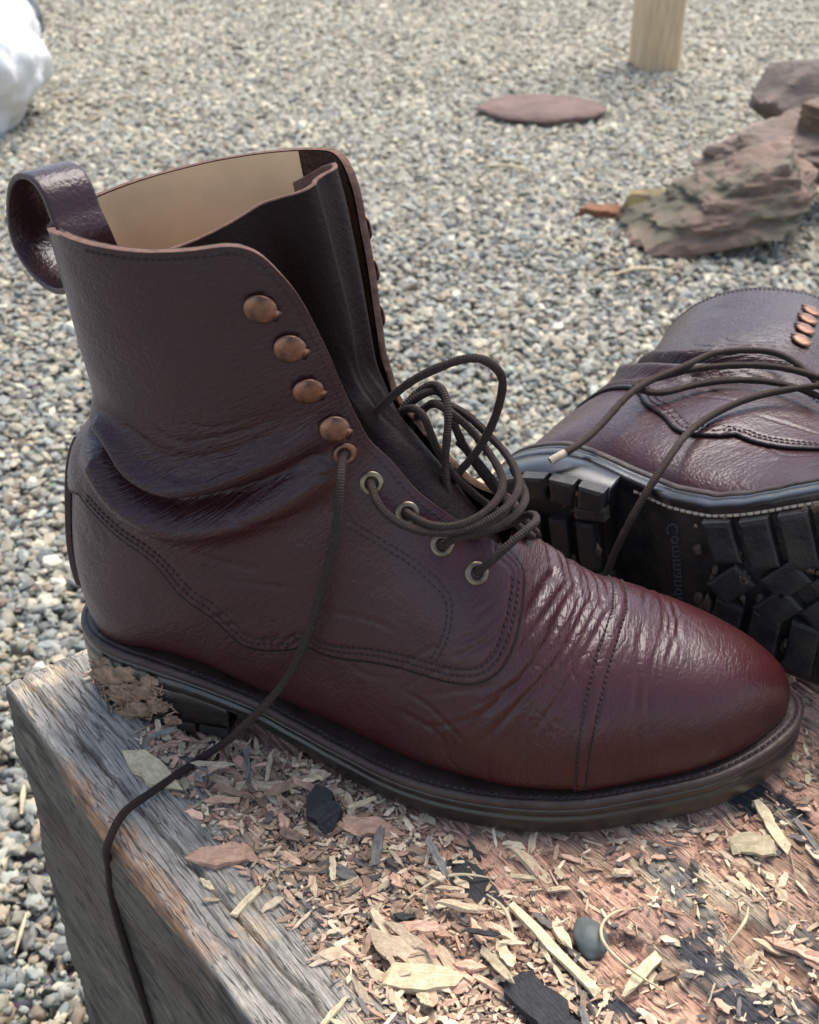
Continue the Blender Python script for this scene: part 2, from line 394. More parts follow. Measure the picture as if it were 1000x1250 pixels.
def stations():
    S = []
    for x, zt, nt in FOOT:
        yr, yl = side_of(FEA, x, True), side_of(FEA, x, False)
        c = (yr+yl)/2; w = (yl-yr)/2
        k = np.clip((TIP-x)/60, 0, 1)
        S.append([x, zt, x, zfeather(x)-1.5, w, w, c, .72+.06*k, nt, 3.0+2.*k])
    for T, B, wr, wl, c, sm, nt, nb in FAN:
        bz = B[1] if B[1] is not None else zfeather(B[0])-1.5
        if wr is None:
            yr, yl = side_of(FEA, B[0], True), side_of(FEA, B[0], False)
            c = (yr+yl)/2; wr = wl = (yl-yr)/2
        S.append([T[0], T[1], B[0], bz, wr, wl, c, sm, nt, nb])
    return np.array(S)
ST = stations()
_d = np.diff(ST[:, :6], axis=0); AST = np.concatenate([[0], np.cumsum(np.sqrt((_d**2).sum(1)))])
AMAX = AST[-1]
def S(a, b):
    """a: along the boot (0 toe tip .. AMAX above the collar), b: -1..1, 0 = front/top line, negative = right side, +-1 = sole / back line"""
    a = np.asarray(a, float); b = np.asarray(b, float)
    q = nspline(AST, ST, np.clip(a, 0, AMAX))
    tx, tz, bx, bz, wr, wl, c, sm, nt, nb = [q[..., i] for i in range(10)]
    m = np.abs(b); W = np.where(b < 0, wr, wl)
    nt = np.where(b == 0, nt, nt)
    top = m < .5
    ph = np.where(top, m*math.pi, (m-.5)*math.pi)
    sn, cs = np.clip(np.sin(ph), 0, 1), np.clip(np.cos(ph), 0, 1)
    s = np.where(top, sm*(1-cs**(2/nt)), sm+(1-sm)*sn**(2/nb))
    w = np.where(top, sn**(2/nt), cs**(2/nb))*W
    return np.stack([tx+(bx-tx)*s, c+np.sign(b)*w, tz+(bz-tz)*s], -1)
def Nrm(a, b, ea=.6, eb=.004):
    a = np.asarray(a, float); b = np.asarray(b, float)
    da = S(np.minimum(a+ea, AMAX), b)-S(np.maximum(a-ea, 0), b)
    b1, b0 = np.minimum(b+eb, .999), np.maximum(b-eb, -.999)
    db = S(a, b1)-S(a, b0)
    n = np.cross(db, da); n /= np.linalg.norm(n, axis=-1)[..., None]+1e-12
    return n
C_LOWER = [(483.3,-0.793),(472.6,-0.722),(454.0,-0.636),(423.3,-0.536),(384.8,-0.514),(357.7,-0.53),(346.3,-0.533),(329.2,-0.506),(309.9,-0.489),(287.8,-0.45),(263.5,-0.408),(240.0,-0.376),(224.3,-0.35),(212.2,-0.316),(205.0,-0.27),(202.9,-0.212),(205.0,-0.151),(210.7,-0.098),(221.4,-0.072),(234.3,-0.068)]
C_EDGE = [(234.3,-0.068),(245.7,-0.074),(278.5,-0.114),(343.4,-0.148),(390.5,-0.142),(442.6,-0.159),(486.1,-0.176),(513.9,-0.196),(541.1,-0.214),(564.6,-0.233),(586.7,-0.258),(603.1,-0.292),(613.1,-0.326),(618.1,-0.37),(619.5,-0.434),(621.0,-0.483),(624.5,-0.566),(628.8,-0.659),(630.9,-0.726)]
C_STAY = [(362.7,-0.291),(323.5,-0.276),(291.4,-0.26),(270.0,-0.254),(255.7,-0.274),(252.1,-0.321),(254.3,-0.37)]
C_STAY2 = [(362.7,-0.279),(322.8,-0.264),(289.9,-0.246),(267.1,-0.239),(252.8,-0.264),(248.6,-0.312),(250.0,-0.364)]
C_HOOKS = [(583.9,-0.34),(555.3,-0.3),(522.5,-0.276),(469.0,-0.221)]
C_EYES = [(429.8,-0.208),(378.4,-0.202),(327.0,-0.197),(282.8,-0.185),(248.6,-0.169)]
C_CAP = [(133.0,0.024),(138.0,-0.106),(141.5,-0.228),(143.7,-0.338),(145.1,-0.431),(145.1,-0.555)]
C_CAP2 = [(143.0,0.063),(145.8,-0.081),(148.7,-0.203),(150.8,-0.31),(151.5,-0.408),(150.1,-0.582)]
C_FOLD = [(515.4,-0.741),(495.4,-0.651),(476.1,-0.569),(460.4,-0.484),(451.9,-0.416),(446.9,-0.337),(444.7,-0.266)]
CREASES = [
    ([(161.5,0.057),(170.8,-0.087),(175.1,-0.173),(183.6,-0.257),(202.2,-0.353),(215.0,-0.441)],1.5,2.2),
    ([(153.0,0.047),(160.1,-0.087),(166.5,-0.184),(176.5,-0.273),(192.9,-0.368),(208.6,-0.472)],1.1,1.6),
    ([(140.8,0.035),(149.4,-0.104),(158.0,-0.211),(165.1,-0.292),(177.9,-0.389)],0.8,1.5),
    ([(169.4,0.039),(177.9,-0.105),(187.2,-0.19),(197.2,-0.255)],1.0,1.6),
    ([(177.2,0.021),(188.6,-0.109),(194.3,-0.182)],1.6,2.4),
    ([(157.2,0.056),(164.4,-0.08),(170.8,-0.178),(180.1,-0.264)],0.7,1.2),
    ([(148.0,0.041),(154.4,-0.095),(162.2,-0.196),(170.8,-0.282)],0.6,1.2),
    ([(261.4,-0.457),(237.9,-0.448),(212.9,-0.481)],0.6,1.4),
    ([(242.8,-0.502),(221.4,-0.432),(202.2,-0.362)],0.6,1.3),
    ([(221.4,-0.599),(222.9,-0.48),(224.3,-0.438)],0.5,1.3),
    ([(198.6,-0.6),(201.5,-0.46),(200.0,-0.396)],0.5,1.2),
    ([(260.7,-0.5),(245.0,-0.49),(225.7,-0.502),(215.7,-0.554)],0.5,1.3),
    ([(248.6,-0.435),(230.7,-0.383),(207.2,-0.334)],0.5,1.4),
    ([(219.3,-0.398),(200.8,-0.334),(182.2,-0.282)],0.5,1.2),
    ([(123.0,-0.011),(123.7,-0.208),(115.9,-0.448)],0.5,1.5),
    ([(110.2,0.032),(115.1,-0.202),(113.7,-0.364)],0.45,1.3),
    ([(99.5,0.064),(107.3,-0.15)],0.4,1.2),
    ([(105.2,0.063),(111.6,-0.17),(111.6,-0.267)],0.35,1.0),
    ([(244.3,-0.313),(229.3,-0.246),(219.3,-0.178)],0.5,1.3),
    ([(239.3,-0.325),(221.4,-0.251),(210.7,-0.199)],0.5,1.2),
    ([(238.6,-0.239),(227.2,-0.182)],0.4,1.1),
    ([(521.1,-0.63),(497.5,-0.506),(491.8,-0.419),(495.4,-0.334)],0.9,1.7),
    ([(532.5,-0.613),(509.0,-0.497),(505.4,-0.401),(506.1,-0.335)],0.7,1.6),
    ([(491.1,-0.53),(479.0,-0.438),(479.0,-0.349)],0.9,1.7),
    ([(531.1,-0.677),(509.7,-0.563),(498.3,-0.486)],0.6,1.5),
    ([(533.9,-0.53),(516.8,-0.453),(516.1,-0.373)],0.5,1.5),
    ([(502.5,-0.564),(489.0,-0.475),(481.8,-0.395)],0.6,1.3),
    ([(513.9,-0.642),(496.1,-0.56),(486.1,-0.499)],0.6,1.4),
    ([(457.6,-0.395),(453.3,-0.304),(427.6,-0.236)],0.6,1.4),
    ([(431.2,-0.338),(429.1,-0.277),(417.6,-0.234)],0.5,1.4),
    ([(450.5,-0.564),(426.9,-0.484),(403.4,-0.439),(379.1,-0.422)],0.7,1.8),
    ([(453.3,-0.518),(444.7,-0.45),(421.2,-0.37),(406.9,-0.31)],0.5,1.6),
    ([(401.2,-0.465),(373.4,-0.451),(354.1,-0.429)],0.5,1.4),
    ([(335.6,-0.439),(307.8,-0.396),(279.2,-0.367)],0.5,1.4),
    ([(319.2,-0.505),(299.2,-0.502),(278.5,-0.499)],0.4,1.2),
    ([(305.6,-0.478),(287.8,-0.481),(268.5,-0.45)],0.4,1.2),
    ([(271.4,-0.438),(262.1,-0.379),(251.4,-0.326)],0.4,1.2),
    ([(261.4,-0.46),(252.1,-0.398),(237.9,-0.347)],0.4,1.2),
    ([(489.0,-0.738),(474.0,-0.676),(452.6,-0.584)],0.7,2.0),
    ([(474.7,-0.768),(461.9,-0.698),(451.2,-0.671)],0.4,1.4),
]
PATHS = {
    'hang': [(133.6,-20.0,149.6),(134.4,-28.0,153.6),(135.9,-37.0,150.9),(135.8,-44.0,133.9),(131.4,-47.0,110.8),(122.7,-50.0,79.2),(109.9,-54.0,52.7),(98.0,-58.0,37.4),(76.6,-45.3,5.0),(64.5,-64.3,4.0),(56.5,-78.3,4.0),(52.5,-87.4,4.0),(51.1,-97.3,1.0),(43.9,-92.0,-21.5),(39.7,-88.1,-49.3),(41.6,-89.6,-78.3),(47.3,-94.2,-103.5),(52.3,-98.2,-131.1),(58.4,-103.2,-165.3)],
    'loop': [(127.3,8.0,134.6),(136.6,-5.0,153.8),(145.2,-8.0,165.9),(156.6,-10.0,178.1),(168.7,-10.0,186.0),(180.1,-8.0,188.7),(186.6,-5.0,183.3),(187.7,0.0,171.9),(183.9,3.0,154.9),(176.5,3.0,139.1),(169.9,0.0,128.6),(169.3,-6.0,122.8),(170.3,-4.0,113.8)],
    'c1': [(139.6,-14.0,134.6),(144.2,-26.0,140.8),(147.9,-32.0,138.0),(153.7,-34.0,132.9),(162.4,-34.0,129.1),(174.7,-34.0,129.7),(186.1,-30.0,132.5),(194.1,-24.0,136.3),(197.5,-14.0,138.3),(194.9,-2.0,139.4),(186.7,8.0,143.2),(177.7,12.0,148.8),(169.4,12.0,155.0),(162.4,14.0,159.5)],
    'c2': [(154.6,-16.0,124.5),(159.1,-27.0,130.5),(165.9,-32.0,131.3),(174.5,-33.0,131.6),(185.7,-28.0,134.7),(190.9,-18.0,136.9),(189.6,-4.0,138.0),(182.4,5.0,142.5),(173.5,8.0,150.6),(166.0,5.0,158.5),(160.1,10.0,158.5)],
    'c3': [(183.9,-22.0,104.4),(187.5,-32.0,113.0),(192.8,-34.0,120.8),(198.7,-31.0,127.1),(203.7,-25.0,130.1),(205.5,-16.0,128.2),(202.3,-8.0,124.5),(196.4,-5.0,118.4),(190.2,-5.0,113.8),(183.0,0.0,106.3)],
    'c4': [(168.7,-18.0,112.7),(173.4,-30.0,121.4),(178.0,-33.0,126.9),(185.4,-30.0,127.9),(194.1,-22.0,128.3),(199.2,-10.0,129.2),(198.3,0.0,129.2),(192.2,6.0,135.8)],
    'c5': [(153.4,4.0,161.7),(156.8,3.0,156.6),(162.0,2.0,145.1),(170.7,0.0,132.6),(182.8,-2.0,123.5),(196.4,-4.0,116.1),(202.7,0.0,108.4)],
    'c6': [(155.1,18.0,157.8),(161.8,14.0,160.2),(167.3,10.0,152.2),(173.9,8.0,139.4),(184.8,4.0,127.6),(197.3,0.0,117.4),(203.7,4.0,107.7)],
    'c7': [(149.2,22.0,157.8),(158.7,16.0,162.3),(165.3,8.0,161.1),(167.5,0.0,150.8),(167.9,-4.0,136.6),(169.8,-6.0,128.7),(173.4,-4.0,122.2)],
    'c8': [(169.4,14.0,138.9),(177.6,6.0,137.4),(185.3,0.0,132.9),(192.3,-6.0,128.4),(192.2,-16.0,126.8),(184.9,-22.0,124.8),(175.1,-20.0,123.7)],
    'm1': [(324.9,174.9,92.0),(314.9,191.3,95.0),(300.6,204.1,97.0),(280.0,204.9,96.0),(267.7,200.2,95.0),(255.8,185.4,95.0),(240.4,170.3,93.0),(229.6,154.0,92.0),(219.9,132.4,88.0),(210.6,111.7,86.0),(204.1,102.0,85.0),(199.0,97.4,83.0)],
    'm2': [(323.9,179.1,98.0),(304.3,186.7,98.0),(280.4,190.3,95.0),(256.2,184.9,92.0),(240.4,175.9,90.0),(231.2,166.8,89.0),(237.3,163.0,89.0),(257.1,171.1,90.0),(281.0,180.0,92.0),(304.6,174.9,95.0),(324.2,166.1,94.0)],
    'm3': [(323.2,170.0,100.0),(304.2,166.0,97.0),(281.2,152.6,94.0),(262.9,131.1,91.0),(251.4,98.0,90.3),(244.2,86.0,79.8),(238.6,80.0,66.9),(234.4,77.0,54.3),(231.3,75.0,40.8),(230.0,74.0,26.5)],
    'pull': [(28.7,-17.9,225.3),(26.0,-16.0,229.5),(23.7,-14.4,235.4),(19.6,-11.5,240.0),(12.4,-6.5,240.9),(2.9,0.2,235.7),(-3.3,4.5,224.7),(-4.8,5.6,208.5),(4.1,-0.6,200.3),(25.3,-15.5,201.8),(34.0,-21.6,208.7)],
}
# loose pieces that can be told apart: name, length, width, thickness, seed, material, (x, y) mm, z mm, turn, tilts, label
R_ = math.radians
ONES = [
    ('wood_chip', 25, 10, 3.5, 501, 'pale', (53, -61), 2.5, R_(-32), (.1, .05), 'pale yellow wood chip under the hanging lace on the timber edge'),
    ('wood_chip', 24, 8, 4, 502, 'pink', (100, -97), 2.8, R_(22), (.15, 0), 'pinkish wedge of wood lying alone on the grey timber edge'),
    ('bark_chunk', 20, 12, 6, 503, 'black', (131, -64), 2, R_(-50), (.2, .1), 'black charred chunk among the chips beside the boot sole', 'bark'),
    ('wood_chip', 30, 8, 3, 504, 'tan', (178, -121), 0, R_(-8), (.1, .05), 'large tan splinter at the inner side of the grey timber edge, upper of two'),
    ('wood_chip', 27, 10, 4, 505, 'pale', (186, -132), 0, R_(12), (-.1, .1), 'broad pale brown splinter at the bottom of the photo beside the grey edge'),
    ('wood_chip', 22, 7, 3, 506, 'pink', (152, -68), 1, R_(4), (.2, 0), 'pink chip beside the boot sole next to the black chunk'),
    ('wood_chip', 20, 5, 3, 507, 'tan', (158, -128), 1, R_(30), (.0, .2), 'narrow tan chip tilted on the heap of chips'),
    ('wood_chip', 30, 4, 2, 508, 'pale', (268, -108), 2, R_(62), (.0, .1), 'long pale splinter standing out near the bottom edge, right of the grey stone'),
    ('wood_chip', 24, 4.5, 2, 509, 'pale', (312, -30), 2, R_(-62), (.1, .0), 'thin pale splinter beside the toe of the upright boot'),
    ('wood_chip', 16, 9, 2.5, 510, 'pale', (305, -42), 2, R_(10), (.1, .0), 'cream flake of wood in front of the toe'),
    ('wood_chip', 46, 3.5, 2, 511, 'pale', (232, -108), 3, R_(-38), (.0, .05), 'long thin pale sliver leading to the grey stone'),
    ('pebble', 17, 13, 9, 512, 'slate', (246, -101), 2, R_(-50), (.1, .1), 'smooth grey-green pebble lying among the chips on the timber', 'pebble', .12, True),
    ('wood_chip', 26, 15, 5, 513, 'black', (197, -88), 0, R_(-45), (.05, .05), 'blackened block of wood left of the pebble', 'wood chip'),
    ('wood_chip', 30, 13, 5, 514, 'black', (232, -132), 0, R_(-40), (.05, .0), 'charred ridged piece of wood at the bottom edge below the pebble', 'wood chip'),
]
ROCKS = [
    ('rock', (.165, .12, .085), (.325, 1.44, GZ-.015), R_(28), 41, (.185, .12, .088), (.11, .095, .062), 'jagged reddish rock with a shaded mossy side on the gravel', 14, .16, (0, -.1)),
    ('rock', (.14, .10, .06), (.41, 1.60, GZ+.03), R_(10), 8, (.21, .15, .115), (.15, .105, .075), 'pale brown broken slab lying behind the jagged rock', 13, .14, (.1, -.1)),
    ('rock', (.045, .045, .04), (.435, 1.60, GZ+.10), R_(5), 17, (.17, .11, .075), (.12, .08, .05), 'small orange-brown rock lump at the right edge under the smooth rock', 9, .1),
    ('rock', (.15, .11, .07), (.475, 1.86, GZ+.062), R_(-8), 14, (.135, .098, .078), (.09, .068, .052), 'smooth purple-brown rock with a flat front, uppermost of the pile', 18, .05),
    ('rock', (.045, .04, .04), (.185, 1.46, GZ-.004), R_(40), 21, (.20, .15, .06), (.12, .08, .05), 'small olive-brown rock at the left foot of the jagged rock', 8, .06),
]
SACK = ((-1.115, 1.66, GZ), .3)
SHOE = ((-1.49, 2.44, GZ), R_(-38))
STRAWS = [
    ('straw', [(-104, 1623, -320), (-60, 1625, -316), (-18, 1615, -319)], 3.2, 'straw', 'pale curved stick lying on the gravel below the flat stone', 'stick'),
    ('straw', [(-193, 174, -318), (-186, 160, -315), (-181, 147, -318)], 2.4, 'straw', 'short white stick in the gravel left of the timber corner', 'stick'),
    ('straw', [(-127, 36, -318), (-130, 52, -315), (-135, 68, -318)], 1.5, 'straw', 'thin straw in the gravel at the lower left', 'stick'),
    ('straw', [(150, 1225, -320), (185, 1250, -316), (230, 1262, -319)], 3, 'straw', 'pale twig on the gravel just below the jagged rock', 'stick'),
    ('straw', [(275, -118, 3), (258, -112, 7), (250, -104, 8), (252, -92, 6), (262, -84, 3)], .7, 'straw', 'curved thin root fibre right of the pebble', 'fibre'),
    ('straw', [(205, -92, 4), (214, -100, 6), (219, -112, 3)], .8, 'straw', 'pale bent straw standing left of the pebble', 'fibre'),
    ('straw', [(176, -100, 3), (190, -88, 6), (205, -84, 4)], .7, 'straw', 'thin straw across the chopped wood below the sole', 'fibre'),
    ('straw', [(296, -92, 3), (301, -84, 6), (303, -74, 3)], .7, 'straw', 'short bent fibre on the dark wood at the right', 'fibre'),
]
M['slate'] = mat_simple('slate_pebble', (.10, .115, .105), .6, 0, 60, .35, .25, 300, .0008)
# ----------------------------------------------------------------------------
# the setting
# ----------------------------------------------------------------------------
gp = mesh_np('ground', [(-30, -8, 0), (30, -8, 0), (30, 50, 0), (-30, 50, 0)], [(0, 1, 2, 3)])
g = link('ground', gp, M['bed']); g.location = (0, 0, GZ-.004); tag(g, kind='structure')

# ----------------------------------------------------------------------------
# boots
# ----------------------------------------------------------------------------
MM = .001
def dense(ab, n=160):
    ab = np.asarray(ab, float); sc = np.array([1., 150.])
    q = curve(ab*sc, n)/sc
    return q
def mir(ab): return [(a, -b) for a, b in ab]
NA, NB = 720, 441
GA = np.linspace(.3, AMAX, NA); GB = np.linspace(-.9995, .9995, NB)
ga, gb = np.meshgrid(GA, GB, indexing='ij'); GP = S(ga, gb); GN = Nrm(ga, gb)
AB = np.stack([ga.ravel(), gb.ravel()*150], 1); PV = GP.reshape(-1, 3); NV = GN.reshape(-1, 3)
D = .55*fbm(PV/26, 3, 2)+.06*fbm(PV/6, 9, 2)
LOWER = dense(C_LOWER, 300); LOWER[:, 1] = np.clip(LOWER[:, 1], -.999, -.03)
EDGE_R = dense(C_EDGE, 300)
back_lo, back_hi = 482.0, 627.0
# left quarter: lower edge as on the right, the front edge stands up straighter and the corner is higher
EDGE_L = dense([(234.7, .056), (250, .08), (285, .115), (343, .14), (400, .14), (450, .145), (500, .15), (545, .15), (580, .15), (605, .158), (618, .18), (624.5, .22), (626.5, .3), (627, .45), (627, .6), (627, .8), (627, .98)], 300)
def poly_of(lower, edge, sg):
    P = [(back_lo, sg*1.02)]+[tuple(p) for p in lower]+[tuple(p) for p in edge[3:]]+[(back_hi, sg*.97), (back_hi, sg*1.02)]
    P = np.array(P); P[:, 1] *= 150; return P
LOWER_L = LOWER*np.array([1, -1])
POLY_R = poly_of(LOWER, EDGE_R, -1); POLY_L = poly_of(LOWER_L, EDGE_L, 1)
def poly_field(poly):
    ins = in_poly(AB, poly)
    L = S(poly[:, 0], np.clip(poly[:, 1]/150, -.9995, .9995))
    d, _ = pl_dist(PV, L, 14.)
    return np.where(ins, d, -d)
LOW3_R = S(np.concatenate([[back_lo, 480.5], LOWER[:, 0]]), np.concatenate([[-.9995, -.9], LOWER[:, 1]]))
LOW3_L = S(np.concatenate([[back_lo, 480.5], LOWER_L[:, 0]]), np.concatenate([[.9995, .9], LOWER_L[:, 1]]))
SDR, SDL = poly_field(POLY_R), poly_field(POLY_L)
# folds and creases
for sgn in (1, -1):
    fl = [(522, -.86)]+list(C_FOLD)+[(438, -.2)]
    L2 = dense(fl if sgn > 0 else mir(fl), 120); L = S(L2[:, 0], L2[:, 1])
    d, t = pl_dist(PV, L, 40.)
    af = np.interp(np.abs(gb.ravel()), np.sort(np.abs(L2[:, 1])), L2[np.argsort(np.abs(L2[:, 1])), 0])
    sd = np.where(ga.ravel() > af, d, -d); m = (d < 39.9) & (np.sign(gb.ravel()) == -sgn)
    tp = np.clip(np.minimum(t*7, (1-t)*3.2), 0, 1)
    h = -7.5*np.exp(-(sd/3.6)**2)+6.*np.exp(-((sd-8.5)/5.5)**2)+5.5*np.exp(-((sd+10.5)/6)**2)
    D += np.where(m, h*tp, 0)
    for ab, dep, w in CREASES:
        q = dense(ab if sgn > 0 else mir(ab), 40)
        wob = .8*vnoise(np.stack([np.arange(40)/9, np.full(40, q[0, 0]), np.zeros(40)], 1), 4)
        L = S(q[:, 0]+wob, np.clip(q[:, 1], -.99, .99)); d, t = pl_dist(PV, L, 9.); w = w*.8
        tp = np.sqrt(np.clip(np.minimum(t, 1-t)*5, 0, 1))
        D += np.where(d < 8.9, tp*dep*.62*(-np.exp(-(d/w)**2)+.28*np.exp(-((d-2.1*w)/(1.1*w))**2)), 0)
    # fine broken wrinkles that run across the flex of the vamp and round the ankle
amp = .42*np.exp(-((ga-172)/36)**2)*np.clip(1.15-np.abs(gb)*1.1, 0, 1)+1.1*np.exp(-((ga-480)/40)**2)*np.clip(1-np.abs(np.abs(gb)-.5)*2.2, 0, 1)
ww = vnoise(np.stack([ga.ravel()/2.6+2*vnoise(PV/9, 31), gb.ravel()*9+vnoise(PV/14, 33)*1.6, np.zeros(ga.size)], 1), 21)
FLEX = np.clip(amp.ravel()*1.1+.12, 0, 1); AUV = np.stack([ga.ravel()/650, gb.ravel(), ga.ravel()*0], 1)
D += -.1*amp.ravel()*np.clip(ww-.05, 0, 1)
# a soft valley on either side of the instep and a slightly stiff toe cap
capd, _ = pl_dist(PV, S(np.full(160, 147.), np.linspace(-.62, .62, 160)), 12.)
CAPC = lambda b: np.interp(np.abs(b), [0, .1, .22, .33, .43, .6, 1], [134.5, 137, 140.5, 142.6, 144, 144, 144])
CAPC2 = lambda b: np.interp(np.abs(b), [0, .09, .2, .3, .4, .62, 1], [142.5, 145, 148.3, 150.4, 151, 149.7, 149.7])
capx = ga.ravel()-CAPC2(gb.ravel())-1.6
D += .55/(1+np.exp(np.clip(capx/.35, -40, 40)))*(np.abs(gb.ravel()) < .75)
cm = (ga.ravel()-(CAPC(gb.ravel())+CAPC2(gb.ravel()))/2)
D += .35*np.exp(-(cm/2.2)**2)-.4*np.exp(-((ga.ravel()-CAPC(gb.ravel()))/.8)**2)-.4*np.exp(-((ga.ravel()-CAPC2(gb.ravel()))/.8)**2)
TINT = np.clip(np.interp(ga, [0, 130, 190, 260, 350, 430, 480, 640], [1, .95, .85, .72, .66, .55, .35, .2]), 0, 1).ravel()+.10*fbm(PV/30, 41, 2)
GF = tris(grid_faces(NA, NB))
# orientation check so that faces look outwards
_e = np.cross(PV[GF[5000, 1]]-PV[GF[5000, 0]], PV[GF[5000, 2]]-PV[GF[5000, 0]])
if _e@NV[GF[5000, 0]] < 0: GF = GF[:, ::-1]

boot = empty('ankle_boot')
tag(boot, 'oxblood leather lace-up boot standing upright on the timber, lace hanging down its side', 'boot', 'pair of oxblood boots')
CHANGED = []
def part(name, V, F, mat, parent=None, attrs=None, smooth=True, uv=None):
    o = link(name, mesh_np(name, np.asarray(V)*MM, F, attrs, smooth, uv), mat, parent or boot); return o

# vamp: everything below the quarters' lower edge plus a hem under them
above = np.maximum(SDR, SDL); gap = (ga.ravel() > 222) & (gb.ravel() > -.25) & (gb.ravel() < .25)
keep = np.where(above > -13.9, 9-above, 20.)
keep = np.where((ga.ravel() > 232) & (np.abs(gb.ravel()) < .3) & (above < 0) , -1., keep)
keep = np.where((ga.ravel() > 500) & (above < 9), -1., keep)
V, F, at, _ = clip_mesh(PV+NV*D[:, None], GF, keep, {'tint': TINT, 'flex': FLEX, 'auv': AUV})
part('vamp', V, F, M['leather'], attrs=at)

def quarter(name, SD, LOW3, sg):
    d, _ = pl_dist(PV, LOW3, 12.)
    k = np.clip(d/2.0, 0, 1); off = 1.65+.5*k*(2-k)
    off = off-.45*np.exp(-((d-2.6)/.8)**2)-.45*np.exp(-((d-5.2)/.8)**2)      # the stitch rows pull the leather in
    if sg > 0: off = off+7*np.exp(-((ga.ravel()-247)/26)**2)*np.exp(-((gb.ravel()-.09)/.07)**2)     # the far tab curls up under the lacing
    half = gb.ravel()*sg >= -.02
    g = np.where(half, SD, -5.)
    # the free corner of the shaft rolls outwards a little
    V = PV+NV*(D+off)[:, None]
    V2, F2, at, BE = clip_mesh(V, GF, g, {'tint': TINT, 'n': NV, 'd': d, 'flex': FLEX, 'auv': AUV})
    o = part(name, V2, F2, M['leather'], attrs={k: at[k] for k in ('tint', 'flex', 'auv')})
    # raw cut edge, 2.4 mm of leather
    for nm, b, mt in (('cut_edge', BE[(at['d'][BE] > 3).all(1)], M['suede']), ('burnished_edge', BE[(at['d'][BE] <= 3.6).any(1)], M['edge'])):
        u, inv = np.unique(b, return_inverse=True); inv = inv.reshape(b.shape)
        nn = at['n'][u]; nn = nn/np.linalg.norm(nn, axis=1)[:, None]
        P0 = V2[u]; ou = np.zeros_like(P0); ed = V2[b[:, 1]]-V2[b[:, 0]]; oo = np.cross(ed, at['n'][b[:, 0]]); oo /= np.linalg.norm(oo, axis=1)[:, None]+1e-9
        for c_ in (0, 1): np.add.at(ou, inv[:, c_], oo)
        ou /= np.linalg.norm(ou, axis=1)[:, None]+1e-9
        if ((V2.mean(0)-P0)*ou).sum(1).mean() > 0: ou = -ou
        w_ = 1.0 if nm == 'burnished_edge' else .12
        R = [P0+nn*.15, P0-nn*.15+ou*w_, P0-nn*1.3+ou*w_, P0-nn*2.6]
        n = len(u); rv = np.concatenate(R)
        rf = np.concatenate([np.stack([inv[:, 0]+k*n, inv[:, 1]+k*n, inv[:, 1]+(k+1)*n, inv[:, 0]+(k+1)*n], 1) for k in range(3)])
        part(nm, rv, rf, mt, parent=o)
    return o
qr = quarter('quarter', SDR, LOW3_R, -1)
ql = quarter('quarter', SDL, LOW3_L, 1)

# lining and front facing inside the shaft
def inner(name, b0, b1, SD, mat, off, a0=380, inset=0, atop=640):
    A = np.linspace(a0, atop, 150); B = np.linspace(b0, b1, 90)
    a, b = np.meshgrid(A, B, indexing='ij'); P = S(a, b); N = Nrm(a, b)
    # follow the same folds as the outside
    ia = np.clip(np.searchsorted(GA, a), 0, NA-1); ib = np.clip(np.searchsorted(GB, b), 0, NB-1)
    dd = D.reshape(NA, NB)[ia, ib]*.7; sd = SD.reshape(NA, NB)[ia, ib]
    V = (P+N*(dd-off)[..., None]).reshape(-1, 3)
    V2, F2, at, BE = clip_mesh(V, tris(grid_faces(150, 90)), sd.ravel()-inset, {})
    return part(name, V2, F2, mat, parent=None)
inner('lining', -.999, -.30, SDR, M['lining'], 1.4)
inner('lining', .36, .999, SDL, M['lining'], 1.4)
leather_in = M['leather']
o = inner('facing', .12, .365, SDL, leather_in, 1.1)
o = inner('facing', -.31, -.10, SDR, leather_in, 1.1)
# tongue with its two folded gussets
A = np.linspace(205, 640, 260); B = np.linspace(-.56, .36, 170)
a, b = np.meshgrid(A, B, indexing='ij'); P = S(a, b); N = Nrm(a, b)
atop = np.interp(b, [-.56, -.45, -.3, -.15, 0, .12, .22, .36], [616.5, 618, 621, 624, 626, 625, 621, 612])
ia = np.clip(np.searchsorted(GA, a), 0, NA-1); ib = np.clip(np.searchsorted(GB, b), 0, NB-1)
DD = D.reshape(NA, NB)[ia, ib]*.6
off = 4.2+1.6*vnoise(np.stack([a/60, b*7, b*0], -1), 12)+5*np.exp(-((b+.02)/.05)**2)*np.clip((a-300)/200, 0, 1)
off = off+1.2*np.clip((np.sin(b*60+a/40)), 0, 1)*np.exp(-((a-450)/70)**2)
off = off+3.0*np.clip((b-.12)/.2, 0, 1)+17*np.sin(np.clip((b+.5)/.46, 0, 1)*math.pi)*sstep(a, 430, 570)
V = (P+N*(DD-off)[..., None]).reshape(-1, 3)
tf = tris(grid_faces(260, 170)); e = np.cross(V[tf[9000, 1]]-V[tf[9000, 0]], V[tf[9000, 2]]-V[tf[9000, 0]])
if e@N.reshape(-1, 3)[tf[9000, 0]] < 0: tf = tf[:, ::-1]
V2, F2, at, BE = clip_mesh(V, tf, (atop-a).ravel(), {'n': N.reshape(-1, 3)})
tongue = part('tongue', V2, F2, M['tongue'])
u, inv = np.unique(BE, return_inverse=True); inv = inv.reshape(BE.shape)
nn = at['n'][u]; P0 = V2[u]; n = len(u); up = np.array([0, 0, .5])
rv = np.concatenate([P0+nn*.2, P0+nn*.1+up, P0-nn*1.6+up, P0-nn*1.7])
rf = np.concatenate([np.stack([inv[:, 0]+k*n, inv[:, 1]+k*n, inv[:, 1]+(k+1)*n, inv[:, 0]+(k+1)*n], 1) for k in range(3)])
part('cut_edge', rv, rf, M['suede'], parent=tongue)
part('tongue_back', V2-at['n']*1.7, F2[:, ::-1], M['suede'], parent=tongue)

